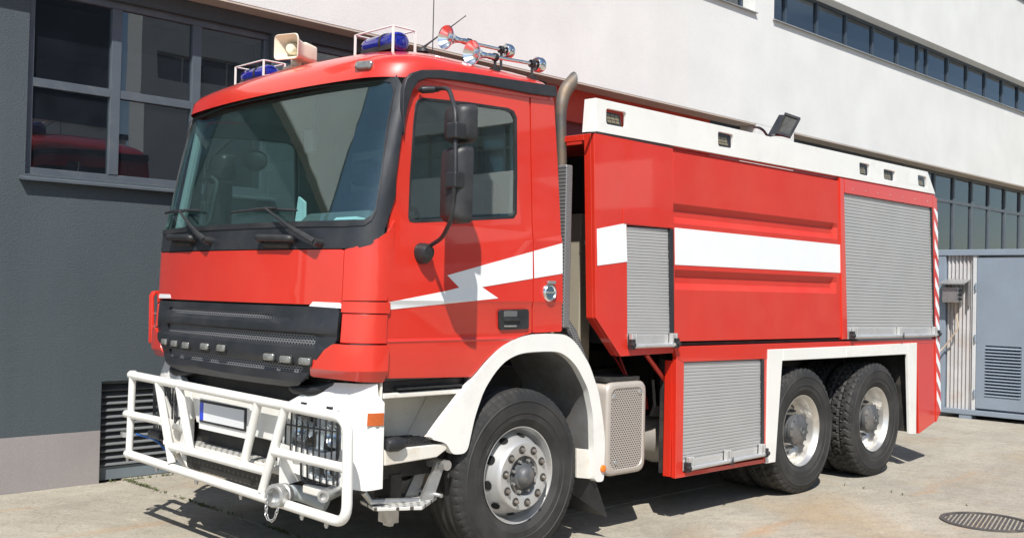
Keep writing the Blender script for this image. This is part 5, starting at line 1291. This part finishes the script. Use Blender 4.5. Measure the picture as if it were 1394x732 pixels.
# muffler box
q = [Sd(*p, y=.03) for p in ((823, 519), (881, 518), (882, 638), (826, 645))]
x0, x1, z0, z1 = q[3][0]-.01, q[1][0], .425, 1.07
b = bmesh.new(); rows = []
for y, ins in ((.48, .02), (.46, 0), (.05, 0), (.036, .008), (.030, .022), (.030, .040), (.040, .046)):
    rows.append([b.verts.new((p[0], y, p[1])) for p in rnd(rect(x0+ins, x1-ins, z0+ins, z1-ins), .075, 6)])
for a_, c_ in zip(rows, rows[1:]):
    for i in range(len(a_)): b.faces.new([a_[i], c_[i], c_[(i+1) % len(a_)], a_[(i+1) % len(a_)]])
b.faces.new(rows[0])
mf = finish(b, 'muffler', MUFF, T, 40); PWC[mf.name] = Matrix.Identity(4)
skin('perforated_cover', rnd(rect(x0+.044, x1-.044, z0+.044, z1-.044), .05), [], flat(.036), PERF, mf, thick=.01)
b = bmesh.new()
for p in ((x0+.08, z1-.10), (x1-.07, z1-.08), (x0+.11, z0+.09)): lathe(b, (p[0], .036, p[1]), (0, -1, 0), [(0, .018), (.004, .018), (.008, .009), (.012, 0)], 12)
finish(b, 'cover_screw', STEEL, mf, 40)
b = bmesh.new(); box(b, x0+.02, x1-.05, .06, .5, z1+.004, z1+.03); finish(b, 'muffler_strap', DARK, T, 0)
# air tank + brackets between
b = bmesh.new(); xa, xb_ = 1.40, 2.0; zc = .575
lathe(b, (1.20, .45, zc-.02), (1, 0, 0), [(0, 0), (0, .12), (.50, .125), (.58, .135), (.66, .165), (.72, .185), (.95, .19), (.95, 0)], 32); finish(b, 'exhaust_canister', TANK, T, 40)
b = bmesh.new(); q = [Sd(*p, y=.35) for p in ((893, 552), (915, 552), (919, 568), (888, 566))]; prism(b, q, .35, .38); tube(b, [(q[0][0], .36, q[0][1]), (q[0][0]-.03, .36, q[0][1]+.2)], .012, 6); finish(b, 'valve_bracket', TANK, T, 0)
b = bmesh.new()
for k, m_ in enumerate((0, 1)):
    tube(b, fillet([(1.55, .5+.05*k, 1.2), (1.62, .45, 1.0), (1.70+.05*k, .40, .92), (1.78, .4, .80)], .08), .010, 6)
finish(b, 'air_line', mat('red_air_hose', (.35, .02, .02), .5), T)
a = Sd(902, 484); c = Sd(927, 524); b = bmesh.new(); tube(b, [(a[0], .15, a[1]), (c[0], .12, c[1])], .018, 8); finish(b, 'diagonal_brace', RED, T)

# --- superstructure
def shutter(name, quad, y, rows_n, parent, pitch_d=.006):
    """quad TL,TR,BR,BL in (x,z)"""
    b = bmesh.new(); TL, TR, BR, BL = [Vector(q) for q in quad]; prev = None; rj = random.Random(3)
    prof = [(0.0, .0), (.14, -.0), (.86, -.0), (1.0, .0)]
    for i in range(rows_n):
        jt = rj.uniform(-.0016, .0016)
        for (t, d) in ((.0, .008), (.08, .008), (.12, .0), (.5, -.001), (.97, .0), (1.0, .008)):
            s = (i+t)/rows_n; A = TL+(BL-TL)*s; B_ = TR+(BR-TR)*s
            cur = [b.verts.new((A.x, y+d+(jt if 0 < t < 1 else 0), A.y)), b.verts.new((B_.x, y+d-(jt if 0 < t < 1 else 0), B_.y))]
            if prev: b.faces.new([prev[0], prev[1], cur[1], cur[0]])
            prev = cur
    o = finish(b, name, ALU, parent, 0, recalc=False); o['kind'] = 'stuff'; return o
def shutter_bar(a, c, r=.018, latches=True, y=-.02, mids=()):
    b = bmesh.new(); A = Vector((a[0], y, a[1])); C_ = Vector((c[0], y, c[1])); cyl(b, A, C_, r, n=14); d = (C_-A).normalized()
    o = finish(b, 'shutter_bar', ALUB, T, 40); PWC[o.name] = Matrix.Identity(4)
    b = bmesh.new()
    for t in (0.03, .97)+tuple(mids):
        p = A+(C_-A)*t; box(b, p.x-.032, p.x-.012, y-.012, y+.03, p.z-.015, p.z+.085); box(b, p.x+.012, p.x+.032, y-.012, y+.03, p.z-.015, p.z+.085); box(b, p.x-.032, p.x+.032, y+.015, y+.03, p.z-.015, p.z+.085)
    finish(b, 'bar_bracket', ALUB, o, 0, .004)
    b = bmesh.new()
    for t in (0.0, 1.0):
        p = A+(C_-A)*t; sgn = -1 if t == 0 else 1; box(b, p.x-.018+.01*sgn, p.x+.018+.01*sgn, y-.022, y+.02, p.z-.022, p.z+.05); cyl(b, (p.x+.015*sgn, y-.035, p.z+.01), (p.x+.015*sgn, y+.0, p.z+.01), .018, n=10)
    for t in mids:
        p = A+(C_-A)*t; tube(b, [(p.x+.01, y-.022, p.z-.03), (p.x+.035, y-.022, p.z+.03), (p.x+.035, y-.022, p.z-.03)], .005, 5)
    finish(b, 'bar_latch', BLK, o, 40, .004)
# front side panel with small shutter
sh = [(853.5, 306), (913.5, 311), (915.5, 471), (854.5, 473)]
p_front = [(808.5, 180.5), (916.5, 201), (917, 300), (917.5, 480), (845, 485), (811.5, 433)]
fp_ = side('body_side_panel', p_front, RED, T, 0.0, [sh], .03, .004)
fq = [(812.8, 311.5), (852.5, 303.5), (854, 356), (813.2, 361.5)]
side('white_stripe', fq, DECAL, T, -.0025, (), .0015, 0)
side('shutter_hood', [(849, 284), (917.3, 289), (917.5, 310.5), (849, 304)], RED, T, -.006, (), .006, .002)
shutter('roller_shutter', SP([(854, 308), (911, 312), (913, 458), (855.5, 458)]), .012, 36, T)
side('shutter_end_board', [(855.5, 456), (913, 456), (913.5, 469), (856, 471)], ALUB, T, .004, (), .015, .003)
b = bmesh.new(); q = SP([(911.3, 312), (916.3, 312), (917.5, 470), (913.3, 470)]); prism(b, q, -.004, .03); finish(b, 'shutter_rail', BLKG, T, 0)
shutter_bar(Sd(858, 471), Sd(916, 469), .016)
# lower diagonal underside and front face frame of the body
zt1, xf_ = Sd(808.5, 180.5)[1], Sd(808.5, 180.5)[0]
pf = SP([(808.5, 181), (811.5, 433), (845, 485)])
b = bmesh.new()
P0, P1, P2 = pf
hexa(b, [(P0[0], .03, P0[1]), (P0[0], .09, P0[1]), (P1[0], .09, P1[1]), (P1[0], .03, P1[1])], [(P0[0]+.02, .03, P0[1]), (P0[0]+.02, .09, P0[1]), (P1[0]+.02, .09, P1[1]), (P1[0]+.02, .03, P1[1])])
hexa(b, [(P1[0], .03, P1[1]), (P1[0], .09, P1[1]), (P2[0], .09, P2[1]), (P2[0], .03, P2[1])], [(P1[0]+.02, .03, P1[1]), (P1[0]+.02, .09, P1[1]), (P2[0]+.02, .09, P2[1]), (P2[0]+.02, .03, P2[1])])
box(b, P0[0], P0[0]+.03, .09, 2.47, zt1-.045, zt1-.002)
box(b, P0[0], P0[0]+.03, 2.44, 2.47, 1.3, zt1-.045)
finish(b, 'body_front_frame', RED, T, 0, .004)
b = bmesh.new(); box(b, 1.15, 6.05, .09, 2.44, 1.32, zt1-.06); box(b, .68, 6.05, 2.44, 2.47, 1.3, zt1); finish(b, 'body_core', mat('dark_locker_inside', (.025, .024, .024), .8), T, 0)
b = bmesh.new(); q0 = Sd(776, 290, .5); box(b, 1.02, 1.14, .45, 2.3, 1.15, q0[1]); finish(b, 'water_tank', mat('beige_tank', (.40, .36, .28), .5, .2, dirt=((.25, .2, .14), .5), dscale=3), T, 0, .01)
b = bmesh.new(); box(b, .68, 6.05, .05, 2.45, zt1-.058, zt1-.03); finish(b, 'body_roof', RED2, T, 0)
# ribbed centre panel
zA = [Sd(918, y_)[1] for y_ in (276.5, 284, 294.5, 303.5, 366.5, 375.5, 385, 394)]
PR = [(0, .0), (zA[7]-.0, .006), (zA[6], .040), (zA[5], .040), (zA[4], .006), (zA[3], .006), (zA[2], .040), (zA[1], .040), (zA[0], .006), (4, .006)]
cp_ = [(918, 206.5), (1143.5, 246.5), (1146.5, 459), (918.5, 464.5)]
ol = SP(cp_); xm = ol[1][0]
def cfn(x, z):
    d = interp(PR, z)-.006; k = max(0, min(1, (min(xm-.02-x, x-ol[0][0]+.02))/.05)); return Vector((x, .008+d*k, z))
bm_us = [xm-.07, xm-.02, ol[0][0]+.03]
skin('ribbed_side_panel', ol, [], cfn, RED2, T, us=bm_us, zs=[q[0] for q in PR[1:-1]]+[], thick=.02, bevel=0.0, smooth=5)
side('white_stripe', [(918.6, 309.8), (1144, 333), (1144.6, 371.3), (918.8, 360.2)], DECAL, T, .0055, (), .0015, 0)
side('body_post', [(1143.8, 242), (1149, 243.5), (1154, 461), (1147, 462)], RED, T, -.006, (), .04, .005)
side('body_post', [(914.5, 311), (918.3, 311), (919.3, 470), (916, 470)], RED, T, -.002, (), .03, .002)
# sill and rear
side('body_sill', [(918, 471.5), (1275.5, 460.5), (1276, 466), (1046, 476), (1045, 488), (930.5, 492.5), (922, 487)], RED, T, -.004, (), .04, .004)
side('rear_locker_header', [(1149.5, 243.5), (1273, 266), (1274, 283.5), (1150, 262.5)], RED, T, -.008, (), .03, .004)
b = bmesh.new()
for i in range(7):
    t = (i+.5)/7; p = Sd(1152+118*t, 256+19.5*t); lathe(b, (p[0], -.008, p[1]), (0, -1, 0), [(0, .006), (.003, .005), (.004, 0)], 10)
finish(b, 'header_rivet', STEEL, T, 40)
shutter('roller_shutter', SP([(1150.5, 263), (1268.5, 283), (1272.5, 448), (1153.3, 448)]), .010, 42, T)
side('shutter_end_board', [(1153.3, 446), (1272.5, 446), (1273, 459), (1153.8, 461.5)], ALUB, T, .002, (), .015, .003)
b = bmesh.new(); q = SP([(1267, 283), (1270.5, 283), (1274.5, 459), (1271.5, 459)]); prism(b, q, -.006, .03); finish(b, 'shutter_rail', BLKG, T, 0)
shutter_bar(Sd(1158, 458), Sd(1273.5, 455.5), .016, mids=(.53,))
side('rear_corner_post', [(1269.5, 266), (1275.5, 270), (1281, 560), (1275, 574), (1273.5, 460)], RED, T, -.010, (), .04, .003)
L0, L1 = [Vector(Sd(*p, y=-.014)) for p in ((1272.2, 283), (1276.2, 566))]; R0, R1 = [Vector(Sd(*p, y=-.014)) for p in ((1276.6, 283), (1281.4, 566))]
nst = 11
for k in range(nst):
    s0, s1 = (k+.25)/nst, (k+.75)/nst; sl_ = .055
    q = [L0+(L1-L0)*max(0, s0-sl_), R0+(R1-R0)*s0, R0+(R1-R0)*s1, L0+(L1-L0)*max(0, s1-sl_)]
    b = bmesh.new(); prism(b, [(p.x, p.y) for p in q], -.0125, -.0105); finish(b, 'warning_stripe', DECAL, T, 0)
side('rear_skirt', [(1248.5, 466), (1275.5, 462), (1278.5, 552), (1275, 572), (1251, 590)], RED, T, 0.0, (), .03, .006)
for pl_ in ([(1046, 475.5), (1066, 474.8), (1055.5, 628.5), (1043.5, 630.5)], [(1066.8, 474.7), (1151.5, 471), (1151.5, 486.3), (1065.9, 490.8)], [(1152.2, 471), (1235, 467), (1235, 481.8), (1152.2, 486.2)], [(1235.6, 467), (1248.3, 466.3), (1247, 590.5), (1238.5, 590.5)]):
    side('wheel_arch_trim', pl_, WHITE, T, -.012, (), .03, .004)
b = bmesh.new(); xa0 = Sd(1060, 560)[0]; xa1 = Sd(1240, 500)[0]
box(b, xa0, xa1, .02, .75, 1.17, 1.19); box(b, xa0-.05, xa0-.02, .02, .75, .36, 1.17); box(b, xa1+.01, xa1+.03, .02, .75, .36, 1.17); box(b, xa0, xa1, .72, .75, .9, 1.17); finish(b, 'wheel_housing', DARK, T, 0)
# lower locker
lk_o = [(921, 487), (1046, 483), (1045.5, 628.5), (919.5, 651)]
lk_s = [(931.5, 492.5), (1039.5, 488.5), (1039.5, 624), (929.5, 643)]
side('lower_locker_frame', lk_o, RED, T, .0, [lk_s], .04, .004)
b = bmesh.new(); q = SP(lk_o); box(b, q[0][0]+.02, q[1][0]-.02, .07, .16, .36, 1.20); box(b, q[0][0]+.5, q[1][0]-.02, .16, .55, .36, 1.20); finish(b, 'locker_box', DARK, T, 0)
b = bmesh.new(); box(b, q[0][0]-.005, q[0][0]+.012, .04, .10, q[3][1]+.01, 1.20); finish(b, 'locker_front_plate', RED, T, 0)
shutter('roller_shutter', SP([(932, 493), (1037.5, 489.5), (1037.5, 610), (930.5, 629)]), .012, 30, T)
side('shutter_end_board', [(930.5, 627), (1037.5, 608), (1037.5, 622), (930, 641)], ALUB, T, .006, (), .015, .003)
b = bmesh.new(); q = SP([(1036.8, 489), (1039.8, 489), (1039.8, 622), (1036.8, 622)]); prism(b, q, -.004, .03); finish(b, 'shutter_rail', BLKG, T, 0)
shutter_bar(Sd(934, 637.5), Sd(1038, 617.5), .016, mids=(.5,))
side('upper_grab_edge', [(921.5, 466.5), (1147, 460.5), (1147, 463.5), (921.5, 470)], DARK, T, .03, (), .03, 0)
# roof rail with lamp openings
lo = [[(825.5, 147.5), (852.5, 153), (852.5, 174), (825.5, 169)], [(977.5, 179), (998, 183.5), (998.5, 202.5), (978, 199)], [(1170, 221), (1183.5, 224), (1184, 240), (1170.5, 237)], [(1203, 230), (1218.5, 233.5), (1218.5, 247), (1203.5, 243.5)], [(1249.5, 238), (1261, 241), (1262, 256), (1250.5, 252.5)]]
rail = SP([(811.2, 133.3), (1263, 234), (1273.5, 264.5), (811.8, 179)])
holes = [rnd(SP(h), .022) for h in lo]
rl = skin('roof_rail', rail, holes, flat(.0), WHITE, T, thick=.025, bevel=.003); PWC[rl.name] = Matrix.Identity(4)
b = bmesh.new(); r0x, r0z = rail[0]; r3x, r3z = rail[3]
hexa(b, [(r0x, .004, r0z), (r3x, .004, r3z), (r3x-.03, .10, r3z), (r0x+.0, .10, r0z)], [(r0x+.02, .004, r0z), (r3x+.02, .004, r3z), (r3x-.01, .10, r3z), (r0x+.02, .10, r0z)])
finish(b, 'rail_end_cap', WHITE, T, 0)
side('rail_seal', [(799, 179.5), (811.8, 179.3), (917, 200.3), (917, 202), (811.8, 181.2), (799, 181)], BLK, T, -.002, (), .02, 0)
b = bmesh.new(); box(b, .66, 6.0, .03, .05, r3z-.005, r3z+.02); box(b, 1.5, 5.9, .05, .10, r3z-.04, r3z-.01); finish(b, 'rail_bracket', RED2, T, 0)
for k, h in enumerate(lo):
    q = SP(h); cx_ = sum(p[0] for p in q)/4; cz_ = sum(p[1] for p in q)/4; w_ = (q[1][0]-q[0][0])*.5*.86; hh = .048
    b = bmesh.new(); M = Matrix.Translation((cx_-.01, .055, cz_-.012)) @ Matrix.Rotation(math.radians(-14), 4, 'X')
    box(b, -w_, w_, -.03, .03, -hh, hh, 0, M); wl = finish(b, 'work_lamp', BLK, T, 0, .008, 3); PWC[wl.name] = Matrix.Identity(4)
    b = bmesh.new()
    for i in range(3):
        for j in range(3):
            x = -w_*.72+w_*1.44*(i+.5)/3; z = -hh*.72+hh*1.44*(j+.5)/3
            box(b, x-w_*.2, x+w_*.2, -.0335, -.028, z-hh*.19, z+hh*.19, 0, M)
    finish(b, 'led', LED, wl, 0)
# red strip on the far rail
b = bmesh.new(); box(b, .66, 6.0, 2.45, 2.475, r3z, r0z-.03); finish(b, 'far_roof_rail', WHITE, T, 0)
# floodlight on the roof
def H3(px, py, y): return Vector(hit(px, py, 'y', y))
fq = [H3(1069.5, 156, .16), H3(1089, 163, .02), H3(1075.5, 188, .02), H3(1057, 183, .16)]
bq = [H3(1060, 156, .26), H3(1080, 160, .14), H3(1066, 186, .12), H3(1043, 186, .22)]
b = bmesh.new(); hexa(b, fq, bq); fl_ = finish(b, 'floodlight', BLKG, T, 0, .010, 3); PWC[fl_.name] = Matrix.Identity(4)
fn_ = (fq[1]-fq[0]).cross(fq[3]-fq[0]).normalized()
if fn_.dot(Vector(CAM)-fq[0]) < 0: fn_ = -fn_
cen = sum(fq, Vector())/4
b = bmesh.new(); o4 = [cen+(p-cen)*1.06 for p in fq]; i4 = [cen+(p-cen)*.84 for p in fq]
for k in range(4):
    k2 = (k+1) % 4; hexa(b, [o4[k], o4[k2], i4[k2], i4[k]], [p+fn_*.02 for p in (o4[k], o4[k2], i4[k2], i4[k])])
finish(b, 'lamp_rim', BLK, fl_, 0)
b = bmesh.new(); i5 = [cen+(p-cen)*.86+fn_*.002 for p in fq]; hexa(b, [p+fn_*.006 for p in i5], i5); finish(b, 'lens', mat('dim_reflector', (.16, .155, .13), .12, .6, 0, .3, 14), fl_, 0)
b = bmesh.new(); q_ = H3(1052, 184, .2); tube(b, fillet([q_, H3(1045, 186, .2), H3(1040, 178, .2), H3(1034, 174, .2), H3(1026, 173, .3)], .08), .011, 6); finish(b, 'lamp_cable', BLK, fl_)

for o in list(bpy.data.objects):
    if o.type == 'MESH' and not o.data.materials: o.data.materials.append(DARK)
print('objects', len(bpy.data.objects))
